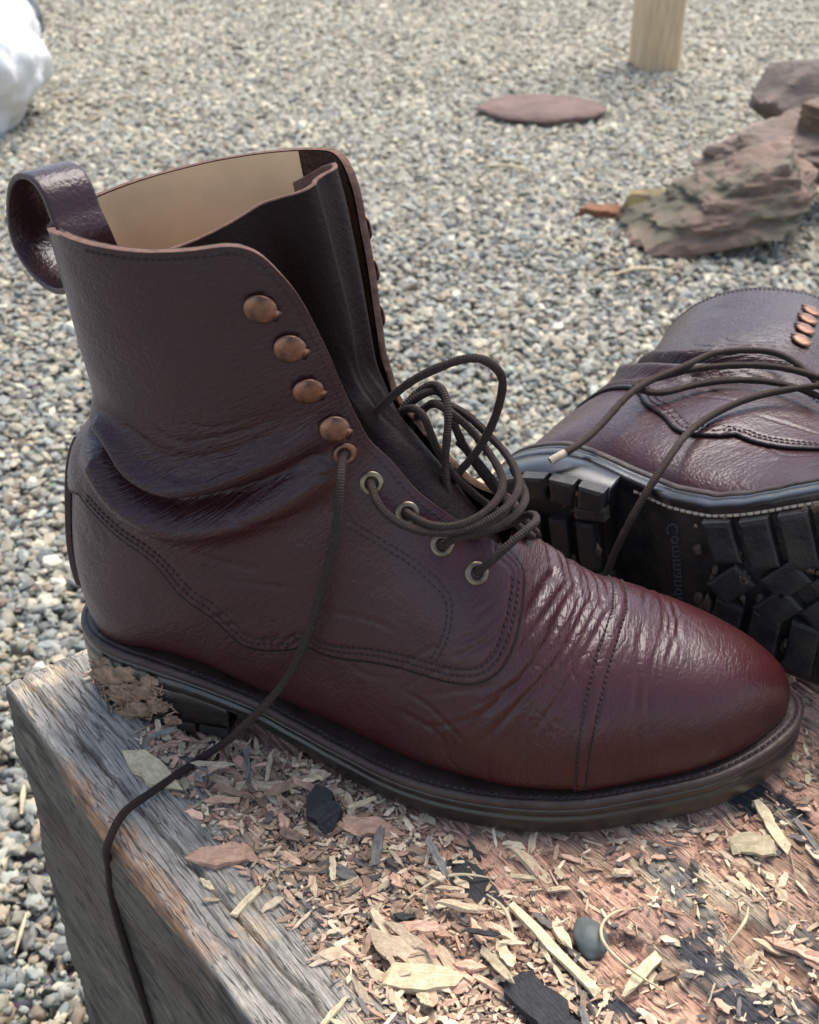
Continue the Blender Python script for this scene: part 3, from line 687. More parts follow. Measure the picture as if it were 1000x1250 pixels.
# stitching: short raised stitches along a surface curve
def surf_at(ab, lift):
    a, b = ab[:, 0], np.clip(ab[:, 1], -.999, .999)
    P = S(a, b); N = Nrm(a, b)
    ia = np.clip(np.searchsorted(GA, a), 0, NA-1); ib = np.clip(np.searchsorted(GB, b), 0, NB-1)
    return P+N*(D.reshape(NA, NB)[ia, ib]+lift)[:, None], N
ST_V = np.array([(-.5, -.5, -.3), (-.5, .5, -.3), (.5, .5, -.3), (.5, -.5, -.3), (-.36, -.3, .5), (-.36, .3, .5), (.36, .3, .5), (.36, -.3, .5)])
ST_F = np.array([(4, 7, 6), (4, 6, 5), (0, 4, 5), (0, 5, 1), (2, 6, 7), (2, 7, 3), (1, 5, 6), (1, 6, 2), (3, 7, 4), (3, 4, 0)])
def stitches(name, rows, mat, parent, pitch=2.6, ln=2.0, wd=.75):
    parts = []
    for P, N in rows:
        d = np.concatenate([[0], np.cumsum(np.linalg.norm(np.diff(P, axis=0), axis=1))])
        q = np.arange(pitch*.6, d[-1]-pitch*.4, pitch)
        C = np.stack([np.interp(q, d, P[:, k]) for k in range(3)], 1); Nn = np.stack([np.interp(q, d, N[:, k]) for k in range(3)], 1)
        C2 = np.stack([np.interp(q+.2, d, P[:, k]) for k in range(3)], 1)
        for c, n, c2 in zip(C, Nn, C2):
            parts.append((frame_to(ST_V*np.array([ln, wd, wd]), c, n, c2-c), ST_F))
    V, F = join(parts); o = part(name, V, F, mat, parent=parent); o['kind'] = 'stuff'; return o
def inset_curve(L2, dist):
    """curve in (a, b) moved dist mm across the surface (to its left)"""
    P = S(L2[:, 0], L2[:, 1]); N = Nrm(L2[:, 0], L2[:, 1]); T = np.gradient(P, axis=0); T /= np.linalg.norm(T, axis=1)[:, None]
    s = np.cross(N, T)*dist; e = 1e-2
    Sa = (S(L2[:, 0]+.3, L2[:, 1])-S(L2[:, 0]-.3, L2[:, 1]))/.6; Sb = (S(L2[:, 0], L2[:, 1]+.003)-S(L2[:, 0], L2[:, 1]-.003))/.006
    aa, bb, ab = (Sa*Sa).sum(1), (Sb*Sb).sum(1), (Sa*Sb).sum(1); ra, rb = (Sa*s).sum(1), (Sb*s).sum(1)
    det = aa*bb-ab*ab+1e-9
    da, db = (bb*ra-ab*rb)/det, (aa*rb-ab*ra)/det
    return np.stack([L2[:, 0]+da, L2[:, 1]+db], 1)
for low, ed, q, sg in ((LOWER, EDGE_R, qr, 1), (LOWER_L, EDGE_L, ql, -1)):
    rows = []
    for dist in (2.6, 5.2): rows.append(surf_at(inset_curve(low, sg*dist)[6:-20], 1.95))
    rows.append(surf_at(inset_curve(ed, sg*2.6)[12:-6], 2.15))
    for c in (C_STAY, C_STAY2): rows.append(surf_at(dense(c if sg > 0 else mir(c), 120), 2.1))
    stitches('stitching', rows, M['thread'], q)
bb = np.linspace(-.64, .64, 260)
stitches('cap_stitching', [surf_at(np.stack([CAPC(bb), bb], 1), .25), surf_at(np.stack([CAPC2(bb), bb], 1), .25)], M['thread'], boot, 2.3, 1.7, .8)

# back strip
A = np.linspace(425, 508, 60); B = np.linspace(-1, 1, 40)
wv = np.interp(A, [425, 470, 476, 500, 508], [9, 8, 7.5, 7.5, 5.5])
rows = []
for a_, w_ in zip(A, wv):
    bq = np.concatenate([np.linspace(.55, .9995, 200), ])
    P = S(np.full(200, a_), bq); yy = P[:, 1]
    bs = np.interp(w_*np.linspace(1, 0, 20), yy[::-1], bq[::-1])
    rows.append(np.concatenate([-bs, bs[::-1]]))
bq = np.array(rows); aq = np.repeat(A[:, None], 40, 1)
P = S(aq, bq); N = Nrm(aq, np.clip(bq, -.985, .985)); ia = np.clip(np.searchsorted(GA, aq), 0, NA-1); ib = np.clip(np.searchsorted(GB, bq), 0, NB-1)
e = np.minimum(np.minimum(np.arange(40), 39-np.arange(40))[None]/2.5, np.minimum(np.arange(60), 59-np.arange(60))[:, None]/2.); k = np.clip(e, 0, 1)
V = (P+N*(D.reshape(NA, NB)[ia, ib]+.6+2.6*np.sqrt(k*(2-k)))[..., None]).reshape(-1, 3)
f = tris(grid_faces(60, 40)); e = np.cross(V[f[900, 1]]-V[f[900, 0]], V[f[900, 2]]-V[f[900, 0]])
if e@N.reshape(-1, 3)[f[900, 0]] < 0: f = f[:, ::-1]
part('back_strip', V, f, M['leather'], attrs={'tint': np.full(len(V), .4)})

# pull loop: a strap 22 mm wide and 2.4 mm thick
C0 = curve(np.array([(34, -16, 206), (31.5, -18, 217)]+list(PATHS['pull'])), 70); W = np.array([10.6, 15., 0]); wn_ = W/np.linalg.norm(W)
T = np.gradient(C0, axis=0); T /= np.linalg.norm(T, axis=1)[:, None]; Nn = np.cross(T, wn_)
if Nn[35]@(C0[35]-C0.mean(0)) < 0: Nn = -Nn
sec = [(-.02, .9), (.0, 1.2), (.06, 1.3), (.5, 1.35), (.94, 1.3), (1., 1.2), (1.02, .9), (1.02, -.9), (1., -1.2), (.5, -1.2), (0, -1.2), (-.02, -.9)]
V = np.concatenate([[c+W*s+n*h for s, h in sec] for c, n in zip(C0, Nn)])
loop = part('pull_loop', V, tris(grid_faces(70, 12, True)), M['leather'], attrs={'tint': np.full(len(V), .2)})

def outw(V, F, c):
    e = np.cross(V[F[:, 1]]-V[F[:, 0]], V[F[:, 2]]-V[F[:, 0]]); m = V[F].mean(1)-c
    return F if (e*m).sum(1).mean() > 0 else F[:, ::-1]
# hooks and eyelets
hookV, hookF = join([lathe([(.02, 3.15), (2, 3.1), (3.8, 2.85), (4.8, 2.4), (5.3, 1.8), (5.15, 1.4), (4.2, 1.7), (2.2, 2.0), (1.5, 1.6), (1.5, 0), (3.4, -.1), (3.6, -.6), (.02, -.6)], 26),
                     (np.array([(-2.2, -3.6, 2.9), (2.2, -3.6, 2.9), (2.0, -6.4, 1.5), (-2.0, -6.4, 1.5), (-2.2, -3.6, 1.9), (2.2, -3.6, 1.9), (2.0, -6.2, .5), (-2.0, -6.2, .5)], float),
                      tris(np.array([(0, 1, 2, 3), (7, 6, 5, 4), (0, 3, 7, 4), (1, 5, 6, 2), (0, 4, 5, 1), (3, 2, 6, 7)])))])
hookV = hookV*np.array([.98, 1.12, .9]); hookF = np.concatenate([hookF[:-12], outw(hookV, hookF[-12:], hookV[-8:].mean(0))]); hook_me = mesh_np('hook', hookV*MM, hookF)
tor = [(3.3+1.35*math.cos(x), .75*math.sin(x)+.35) for x in np.linspace(math.pi, -math.pi, 15)]
ev, ef = lathe(tor, 28); eye_me = mesh_np('eyelet', ev*MM, ef); eye_me2 = mesh_np('eyelet', ev*MM, ef)
hv, hf = lathe([(0, -.25), (2.4, -.2), (2.9, .1)], 24); hole_me = mesh_np('eyelet_shade', hv*MM, hf)
def put(name, me, mat, p, n, x, parent):
    o = link(name, me, mat, parent)
    z = Vector(n).normalized(); xx = Vector(x); xx = (xx-z*xx.dot(z)).normalized(); y = z.cross(xx)
    m = Matrix((xx, y, z)).transposed().to_4x4(); m.translation = Vector(p)*MM; o.matrix_basis = m; return o
EYES3 = {}
for sg in (1, -1):
    hk = np.array(C_HOOKS) if sg > 0 else np.array([(584, .2), (556, .2), (522, .195), (470, .2)])
    ey = np.array(C_EYES if sg > 0 else mir(C_EYES))
    P, N = surf_at(hk, 2.1); 
    for p, n in zip(P, N): put('lace_hook', hook_me, M['copper'], p, n, (0.5, 0, .86), boot)
    P, N = surf_at(ey, 2.0)
    for k, (p, n) in enumerate(zip(P, N)):
        e = put('eyelet', *((eye_me, M['copper']) if k == 0 else (eye_me2, M['brass'])), p, n, (0, 0, 1), boot)
        o = link('eyelet_shade', hole_me, M['dark'], e)

# ---- sole: welt, midsole, outsole, heel
def ring_strip(rings):
    n = len(rings[0]); V = np.concatenate(rings); return V, tris(grid_faces(len(rings), n, True))
OUTN = 700
O_ = curve(OUTLINE, OUTN, True)
def rg(off, zf, O=O_):
    P = offset_plan(O, off); return np.concatenate([P, np.asarray(zf(O[:, 0]))[:, None]], 1)
jit = .25*vnoise(np.stack([O_[:, 0]/7, O_[:, 1]/7, O_[:, 0]*0], 1), 51)
zt = lambda x: zfeather(x)
def rgj(off, zf):
    P = offset_plan(O_, off); P = O_+(P-O_)+jit[:, None]*0; z = np.asarray(zf(O_[:, 0]))+jit*.8
    t = np.roll(O_, -1, 0)-np.roll(O_, 1, 0); t /= np.linalg.norm(t, axis=1)[:, None]
    return np.concatenate([P+np.stack([t[:, 1], -t[:, 0]], 1)*jit[:, None], z[:, None]], 1)
V, F = ring_strip([rgj(-17, lambda x: zt(x)-.8), rgj(-5, lambda x: zt(x)+.2), rgj(-3.4, lambda x: zt(x)+.5), rgj(-3.0, lambda x: zt(x)-.4), rgj(-2.4, lambda x: zt(x)+.3), rgj(-1, lambda x: zt(x)+.2),
                   rgj(-.2, lambda x: zt(x)-.7), rgj(0, lambda x: zt(x)-1.8), rgj(-.2, lambda x: zt(x)-3.4), rgj(-1., lambda x: zt(x)-4.1), rgj(-6, lambda x: zt(x)-4.2)])
cen = np.array([160, 0, 20.])
welt = part('welt', V, outw(V, F, cen), M['welt'])
zb = lambda x: np.interp(x, [-10, 60, 78, 91, 107, 126, 146, 200, 240, 270, 300, 325], [26, 24, 18.5, 15, 9.5, 5.4, 4, 3.4, 3.4, 4.2, 7, 10.5])
mid = lambda f: (lambda x: zt(x)-4.0+(zb(x)-zt(x)+4.0)*f)
V, F = ring_strip([rgj(-6, mid(0)), rgj(-1.2, mid(0)), rgj(-.7, mid(.06)), rgj(-.5, mid(.22)), rgj(-.9, mid(.27)), rgj(-.9, mid(.3)), rgj(-.3, mid(.36)), rgj(.1, mid(.5)), rgj(.1, mid(.85)), rgj(-.6, mid(.97)), rgj(-2, mid(1)), rgj(-6, mid(1.)), rgj(-7.0, mid(.98))])
outsole = part('outsole', V, outw(V, F, cen), M['heelrub'])
# underside sheet
bot = rg(-6.8, lambda x: zb(x)+.05)
ys = np.linspace(0, 1, 24); xs = np.linspace(8, 313, 160); IN = offset_plan(O_, -6.2)
yr, yl = side_of(IN, xs, True), side_of(IN, xs, False)
V = np.stack([np.repeat(xs[:, None], 24, 1), yr[:, None]+(yl-yr)[:, None]*ys, np.repeat(zb(xs)[:, None], 24, 1)+.25], -1).reshape(-1, 3)
f = tris(grid_faces(160, 24)); e = np.cross(V[f[100, 1]]-V[f[100, 0]], V[f[100, 2]]-V[f[100, 0]])
part('sole_underside', V, f if e[2] < 0 else f[:, ::-1], M['rubber'], parent=outsole)
# heel: stack, then the rubber lift with notches all round
hx = 80.
hp = O_[(O_[:, 0] < hx)]
i0 = np.argmax(np.diff(np.concatenate([[0], (O_[:, 0] < hx).astype(int), [0]])) < 0)
idx = np.nonzero(O_[:, 0] < hx)[0]; br = np.nonzero(np.diff(idx) > 1)[0]
if len(br): idx = np.concatenate([idx[br[0]+1:], idx[:br[0]+1]])
side = O_[idx]
def heel_ring(off, z):
    P = offset_plan(O_, off)[idx]
    a, b = P[-1], P[0]
    t = np.linspace(0, 1, 26)[1:-1]
    brk = a+(b-a)*t[:, None]; brk[:, 0] = np.clip(hx+off-5*np.sin(t*math.pi), 0, 200)
    P2 = np.concatenate([P, brk])
    zz = np.asarray(z(P2[:, 0])) if callable(z) else np.full(len(P2), z)
    return np.concatenate([P2, zz[:, None]], 1)
hr = [heel_ring(-5, lambda x: zb(x)+.8), heel_ring(-.9, lambda x: zb(x)+.8), heel_ring(-.5, lambda x: zb(x)+.2), heel_ring(-.4, lambda x: zb(x)*.7+2), heel_ring(-.9, 7.2), heel_ring(-1.6, 6.6), heel_ring(-10, 6.5)]
V, F = ring_strip(hr); heel = part('heel', V, outw(V, F, np.array([38, 0, 15.])), M['heelrub'])
# heel bottom
last = heel_ring(-9.5, 6.4); c = last.mean(0); V = np.concatenate([last, c[None]]); n = len(last)
F = np.stack([np.full(n, n), (np.arange(n)+1) % n, np.arange(n)], 1); e = np.cross(V[F[5, 1]]-V[F[5, 0]], V[F[5, 2]]-V[F[5, 0]])
part('heel_underside', V, F if e[2] < 0 else F[:, ::-1], M['rubber'], parent=heel)
def block(Q, z0, z1, ch=1.0, tilt=0):
    """chamfered lug: plan quad Q (4,2), from z0 (root) down to z1 (tread)"""
    Q = np.asarray(Q, float); c = Q.mean(0)
    in1 = c+(Q-c)*(1-2.2*ch/np.linalg.norm(Q-c, axis=1))[:, None]
    Qb = c+(Q-c)*1.05
    R = [np.concatenate([Qb, np.full((4, 1), z0)], 1), np.concatenate([Q, np.full((4, 1), z1+ch*.8)], 1), np.concatenate([in1, np.full((4, 1), z1)], 1)]
    V = np.concatenate(R); F = np.concatenate([tris(grid_faces(3, 4, True)), [(8, 9, 10), (8, 10, 11)]])
    F = outw(V, F, V.mean(0)); return V, F
def lug(Q, z0, z1, parent, name='lug'):
    V, F = block(Q, z0, z1); part(name, V, F, M['rubber'], parent=parent, smooth=False)
# heel lugs round the rim
dd = np.concatenate([[0], np.cumsum(np.linalg.norm(np.diff(side, axis=0), axis=1))]); tot = dd[-1]
inn = offset_plan(O_, -13)[idx]; outr = offset_plan(O_, -1.0)[idx]
nl = 13
for k in range(nl):
    s0, s1 = tot*(k+.09)/nl, tot*(k+.91)/nl
    pick = lambda A, s: np.array([np.interp(s, dd, A[:, 0]), np.interp(s, dd, A[:, 1])])
    lug([pick(outr, s0), pick(outr, s1), pick(inn, s1-.6), pick(inn, s0+.6)], 7.0, 0.2, heel)
for k in range(4): lug([(20+k*14, -13), (29+k*14, -13), (29+k*14, 13), (20+k*14, 13)], 7, .4, heel)
for sg in (-1, 1): lug([(62, sg*15), (77, sg*15), (77, sg*21), (62, sg*21)], 7, .4, heel)
# forefoot lugs along both edges
RIM = offset_plan(O_, -6.5)
for right in (True, False):
    x = 124.
    while x < 298:
        w = 12.5; xa, xb = x, x+w
        ya, yb = side_of(RIM, xa, right), side_of(RIM, xb, right)
        sg = 1 if right else -1; half = abs(side_of(RIM, (xa+xb)/2, True)-side_of(RIM, (xa+xb)/2, False))
        ln = min(27, half*.33); sk = 5.
        Q = [(xa, ya), (xb, yb), (xb+sk, yb+sg*ln), (xa+sk, ya+sg*ln)]
        xm = (xa+xb)/2; lug(Q, zb(xm)+.5, zb(xm)-5.2, outsole); x += w+4.6
# cross-shaped lugs down the middle
for k in range(8):
    xm = 136+k*21.; ym = (side_of(RIM, xm, True)+side_of(RIM, xm, False))/2
    hw = abs(side_of(RIM, xm, True)-side_of(RIM, xm, False))*.5
    if hw < 22: continue
    for sgn in ((-1, 1) if hw > 34 else (0,)):
        c = np.array([xm+(4 if sgn > 0 else 0), ym+sgn*7.5]); r1, r2 = 9.5, 6.5
        for rot_ in (math.radians(42),):
            ca, sa = math.cos(rot_), math.sin(rot_); Q = [c+np.array([ca*x_-sa*y_, sa*x_+ca*y_]) for x_, y_ in ((-r1, -r2), (r1, -r2), (r1, r2), (-r1, r2))]
            lug(Q, zb(xm)+.5, zb(xm)-5.2, outsole)
# cream lockstitch in the channel of the outsole
q = offset_plan(O_, -5.0); sel = np.concatenate([np.nonzero((O_[:, 0] > 86))[0]])
rows = []
for right in (False,):
    x = np.linspace(86, 306, 260); P = np.stack([x, side_of(q, x, right), zb(x)-.25], 1); rows.append((P, np.tile([0, 0, -1.], (260, 1))))
stitches('outsole_stitching', rows, M['cream'], outsole, 3.3, 3.0, 1.5)
# stitches on top of the welt
q = offset_plan(O_, -3.2); i = np.nonzero(O_[:, 0] > 60)[0]; i = np.concatenate([i[np.argmax(np.diff(i))+1:], i[:np.argmax(np.diff(i))+1]]) if np.diff(i).max() > 1 else i
P = np.concatenate([q[i], zt(O_[i, 0])[:, None]+.35], 1)
stitches('welt_stitching', [(P, np.tile([0, 0, 1.], (len(P), 1)))], M['thread'], welt, 3.4, 2.6, 1.0)
# script moulded into the waist of the sole (the sole's own lettering, read across the foot)
def waist_text(txt, x, y, size):
    cu = bpy.data.curves.new('sole_lettering', 'FONT'); cu.body = txt; cu.size = size*MM; cu.extrude = .00025; cu.shear = .35; cu.align_x = 'CENTER'; cu.align_y = 'CENTER'
    tmp = bpy.data.objects.new('tmp', cu); COL.objects.link(tmp); dg = bpy.context.evaluated_depsgraph_get()
    me = bpy.data.meshes.new_from_object(tmp.evaluated_get(dg)); bpy.data.objects.remove(tmp)
    o = link('sole_lettering', me, M['lettering'], outsole)
    sl = (zb(x+6)-zb(x-6))/12
    ex = Vector((0, -1, 0)); nz = Vector((sl, 0, -1)).normalized(); ey = nz.cross(ex)
    m = Matrix((ex, ey, nz)).transposed().to_4x4(); m.translation = Vector((x, y, zb(x)-.05))*MM; o.matrix_local = m; return o
M['lettering'] = mat_simple('moulded_letters', (.07, .07, .075), .45, 0, 100, .3, 0)

# ---- second boot: the mirrored copy of the first, lying on its side
boot2 = empty('ankle_boot')
tag(boot2, 'oxblood leather boot lying on its side with its lugged sole facing out', 'boot', 'pair of oxblood boots')
_x = Vector((.935, -.28, .20)).normalized(); _z = Vector((.29, .955, -.02)); _z = (_z-_x*_z.dot(_x)).normalized(); _y = _z.cross(_x)
R2 = Matrix((_x, _y, _z)).transposed()
MW = (R2 @ Matrix.Diagonal((1, -1, 1))).to_4x4(); MW.translation = (.1570, .1000, .0330)
def copy_tree(o, parent):
    c = o.copy(); COL.objects.link(c); c.parent = parent
    for ch in list(o.children): copy_tree(ch, c)
    return c
for ch in list(boot.children):
    if ch.name != 'pull_loop': copy_tree(ch, boot2)     # its loop is folded out of sight underneath
hk2 = [o for o in boot2.children if o.name.startswith('lace_hook') and o.matrix_basis.translation.y > 0]
P_, N_ = surf_at(np.array([(590, .31), (571, .315), (550, .315), (527, .31)]), 1.9)
for o, p, n in zip(hk2, P_, N_):
    z = Vector(n).normalized(); xx = Vector((.5, 0, .86)); xx = (xx-z*xx.dot(z)).normalized(); m = Matrix((xx, z.cross(xx), z)).transposed().to_4x4(); m.translation = Vector(p)*MM; o.matrix_basis = m
boot2.matrix_world = MW
for o in boot2.children:
    if o.name.startswith('outsole'):
        outsole_keep = outsole; outsole = o
        waist_text('Commando', 107, -7, 9.5); outsole = outsole_keep

# dirt trodden into the tread of the boot that shows its sole
def tread_dirt(parent):
    bm = bmesh.new(); bmesh.ops.create_icosphere(bm, subdivisions=2, radius=1); V0 = np.array([v.co[:] for v in bm.verts]); F0 = np.array([[v.index for v in f.verts] for f in bm.faces]); bm.free()
    parts = []; r = np.random.default_rng(31)
    for k in range(150):
        x = r.uniform(118, 290) if k < 110 else r.uniform(8, 76); yr_, yl_ = side_of(RIM, x, True), side_of(RIM, x, False); y = yl_-(yl_-yr_)*r.uniform(-.02, 1)**1.3
        s = r.uniform(1.2, 3.6); z = (zb(x) if x > 100 else 6.4)-r.uniform(.2, 3.2)
        V = V0*(1+.4*fbm(V0*2+k, 3, 2))[:, None]*np.array([s*r.uniform(.5, 1), s*r.uniform(.7, 1.6), s*.7])
        parts.append((V+np.array([x, y, z]), F0))
    V, F = join(parts); o = part('tread_dirt', V, F, M['mud2'], parent=parent); o['kind'] = 'stuff'
M['mud2'] = mat_simple('trodden_dirt', (.13, .088, .058), .95, 0, 260, .6, .8, 500, .002)
for o in boot2.children:
    if o.name.startswith('outsole'): tread_dirt(o)
# ---- laces
IN_ = (141, 13, 136)
for k_ in ('c5', 'c6', 'c7'): PATHS[k_] = [IN_, (146, 12, 150)]+PATHS[k_][1:]
for k_ in ('c1', 'c2'): PATHS[k_] = PATHS[k_][:-1]+[(156, 17, 152), (148, 17, 138)]
def lace(pts, r, mat, parent, inv=None, name='lace', tip=False):
    P = np.array(pts, float)*MM
    if inv is not None: P = np.array([inv @ Vector(p) for p in P])
    V, F, uv = tube(P, r*MM, 12, 14, jitter=.10)
    o = link(name, mesh_np(name, V, F, None, True, uv), mat, parent)
    return o
lace(PATHS['hang'], 1.7, M['cord'], boot)
for k in ('loop', 'c1', 'c2', 'c3', 'c4', 'c5', 'c6', 'c7', 'c8'): lace(PATHS[k], 1.6, M['cord'], boot)
inv2 = MW.inverted()
lace([(204.1, 102, 85), (201.5, 99.7, 84.2), (198, 96.6, 82.8)], 2.0, M['cream'], boot2, inv2, 'lace_tip')
for k in ('m1', 'm2', 'm3'): lace(PATHS[k], 1.75, M['cord2'], boot2, inv2)
# mud and shavings trodden on to the heel
def mud(n=9):
    parts = []
    bm = bmesh.new(); bmesh.ops.create_icosphere(bm, subdivisions=3, radius=1); V0 = np.array([v.co[:] for v in bm.verts]); F0 = np.array([[v.index for v in f.verts] for f in bm.faces]); bm.free()
    for (x, z, s, t) in [(26, 24, 7.5, 1.7), (33, 18, 7.5, 1.6), (41, 22, 7, 1.5), (28, 13, 6, 1.4), (38, 10, 5.5, 1.3), (47, 15, 5, 1.2), (22, 30, 5, 1.3), (34, 29, 5.5, 1.3), (53, 7, 4, 1.3), (18, 20, 5, 1.4), (45, 29, 4, 1.2), (31, 5, 4, 1.4)]:
        y = side_of(O_, x, True)-.2
        V = V0*(1+.35*fbm(V0*2.2+x, 3, 3))[:, None]
        parts.append((V*np.array([s, t, s*.8])+np.array([x, y, z]), F0))
    for k in range(90):
        x = random.uniform(14, 56); z = random.uniform(6, 32); y = side_of(O_, x, True)-random.uniform(.6, 2.4)
        V = ST_V*np.array([random.uniform(3, 8), .7, .5]); a_ = random.uniform(0, 3.14)
        parts.append((frame_to(V, (x, y, z), (random.uniform(-.4, .4), -1, random.uniform(-.4, .4)), (math.cos(a_), 0, math.sin(a_))), ST_F))
    V, F = join(parts); return part('dried_mud', V, F, M['mud'], parent=heel)
mud()
# ----------------------------------------------------------------------------
# timber block
# ----------------------------------------------------------------------------
ANG = math.radians(-39.0); AX = np.array([math.cos(ANG), math.sin(ANG)]); BX = np.array([-AX[1], AX[0]]); KORN = np.array([-37.6, -21.6])
def toAB(xy): r = np.asarray(xy, float)-KORN; return np.stack([r@AX, r@BX], -1)
def toXY(ab): ab = np.asarray(ab, float); return KORN+ab[..., :1]*AX+ab[..., 1:]*BX
FOOT_AB = toAB(offset_plan(OUT[::6], 5.0))
_tc = RNG.uniform(size=(420, 2))*np.array([760, 520])-20; _th = RNG.uniform(-1, 1, 420); _tb = RNG.uniform(size=420)
def cells(a, b):
    """nearest elongated chop cell: id, and how near its border"""
    P = np.stack([a/3.2, b], -1).reshape(-1, 2); C = _tc/np.array([3.2, 1]); i1 = np.zeros(len(P), int); e = np.zeros(len(P))
    for k in range(0, len(P), 20000):
        d = ((P[k:k+20000, None]-C[None])**2).sum(-1); o = np.argpartition(d, 1, 1)[:, :2]
        dd = np.sqrt(np.take_along_axis(d, o, 1)); s = dd[:, 0] > dd[:, 1]
        i1[k:k+20000] = np.where(s, o[:, 1], o[:, 0]); e[k:k+20000] = np.abs(dd[:, 0]-dd[:, 1])
    return i1.reshape(a.shape), e.reshape(a.shape)
CRACKS = [((3, 8), (60, 11), (150, 17), (240, 22), (330, 27), .75, 5), ((40, 30), (140, 33), (260, 36), 0, 0, .5, 1.6), ((120, 41), (200, 40), (300, 43), 0, 0, .5, 1.6),
          ((180, 8), (260, 12), (330, 13), 0, 0, .7, 3), ((10, 60), (70, 62), (120, 66), 0, 0, .8, 3), ((0, 24), (45, 25), (95, 29), 0, 0, .5, 2)]
def htop(a, b):
    sh = a.shape; Z = np.zeros(sh)
    n1 = vnoise(np.stack([a/55, b/2.2, b*0], -1), 61); n2 = vnoise(np.stack([a/18, b/1.1, b*0], -1), 62); n3 = fbm(np.stack([a/45, b/30, b*0], -1), 63, 3)
    grain = .28*n1+.16*n2+.5*n3
    cid, ce = cells(a+9*vnoise(np.stack([a/20, b/9, a*0], -1), 65), b+5*vnoise(np.stack([a/16, b/9, a*0], -1), 64))
    hack = 2.6*_th[cid]+.05*(a*_th[(cid+7) % 420]*.3)%2.2-1.1*np.exp(-(ce/.7)**2)+.6*n2+.9*fbm(np.stack([a/9, b/4, a*0], -1), 66, 3)
    wob = 4*vnoise(np.stack([a/30, a*0, a*0], -1), 67)
    inner = sstep(b+wob, 45, 50); rec = inner*(1-sstep(b+2*wob, 70, 92))
    Z = grain*(1-inner)+inner*(hack-1.2)-5.*rec
    # the far end is smoother under the heel
    for c in CRACKS:
        pts = np.array([p for p in c[:5] if p != 0], float); w, dep = c[5], c[6]
        bc = np.interp(a, pts[:, 0], pts[:, 1])+.7*vnoise(np.stack([a/9, a*0+pts[0, 1], a*0], -1), 68)
        on = sstep(a, pts[0, 0]-8, pts[0, 0]+4)*(1-sstep(a, pts[-1, 0]-6, pts[-1, 0]+6))
        Z = Z-on*dep*np.exp(-((b-bc)/w)**2)
    Z = Z-(1.6+.9*vnoise(np.stack([a/7, a*0, a*0], -1), 69)+.7*vnoise(np.stack([a/40, a*0, a*0], -1), 70))*np.exp(-np.clip(b, 0, 99)/2.6)
    Z = Z-2.5*np.exp(-np.clip(a, 0, 99)/2.5)
    d, _ = pl_dist(np.stack([a, b, a*0], -1).reshape(-1, 3), np.concatenate([FOOT_AB, FOOT_AB[:1]]) @ np.array([[1, 0, 0], [0, 1, 0.]]), 14.)
    ins = in_poly(np.stack([a, b], -1).reshape(-1, 2), FOOT_AB); w = np.where(ins, 1, 1-sstep(d, 0, 10)).reshape(sh)
    return np.where(w > 0, Z*(1-w)+w*np.minimum(Z, -.3), Z), cid, inner, rec
Aq = np.concatenate([np.arange(0, 400, 1.15), np.linspace(402, 720, 60)])
Bq = np.concatenate([np.arange(0, 130, .9), np.arange(130, 330, 1.6), np.linspace(332, 490, 30)])
a, b = np.meshgrid(Aq, Bq, indexing='ij'); Z, cid, inner_, rec_ = htop(a, b)
P3 = np.stack([a/30, b/14, a*0], -1)
grey = np.array([.42, .375, .315]); greyd = np.array([.25, .23, .20]); pink = np.array([.74, .43, .30]); tan = np.array([.68, .52, .35]); blk = np.array([.075, .072, .078]); brown = np.array([.46, .28, .19]); lgrey = np.array([.58, .50, .41])
def lerp(A_, B_, t): return A_+(B_-A_)*np.asarray(t)[..., None]
col = lerp(np.broadcast_to(grey, a.shape+(3,)), greyd, sstep(fbm(P3*1.3, 71, 3), .1, .9))
col = lerp(col, lgrey, sstep(fbm(P3*np.array([1.7, 1.2, 1]), 72, 3), .25, .9)*.8)
col = lerp(col, tan, .75*sstep(fbm(P3*1.1+9, 73, 3)+.9*sstep(b, 22, 46)*sstep(a, 90, 150), .55, 1.1))
ci = _tb[cid]; hk = np.where((ci < .46)[..., None], pink, np.where((ci < .62)[..., None], tan, np.where((ci < .80)[..., None], brown, np.where((ci < .92)[..., None], greyd, blk))))
darkzone = sstep(a-.55*b, 175, 235)
hk = lerp(hk, np.where((_tb[(cid+50) % 420] < .5)[..., None], greyd, blk), darkzone*(_tb[(cid+90) % 420] < .62))
hk = lerp(hk, tan*1.15, .6*sstep(fbm(P3*2.2+3, 74, 3), .25, .8)); hk = lerp(hk, brown*.7, .6*sstep(fbm(P3*3+17, 75, 3), .3, .8))
col = lerp(col, hk, inner_); col = lerp(col, brown*.8, rec_*.75)
far = sstep(a*0+b, 0, 1)*(1-sstep(a, 6, 22))*sstep(fbm(P3*2+40, 76, 2), -.4, .5); col = lerp(col, tan*1.2, far*.8)
fresh = sstep(a, 55, 75)*(1-sstep(a, 175, 200))*(1-sstep(b+3*vnoise(P3*3, 77), 3, 8)); col = lerp(col, np.array([.50, .31, .20]), fresh*(.45+.55*sstep(fbm(P3*4+5, 78, 2), -.3, .4)))
V = np.stack([a, b, Z], -1)
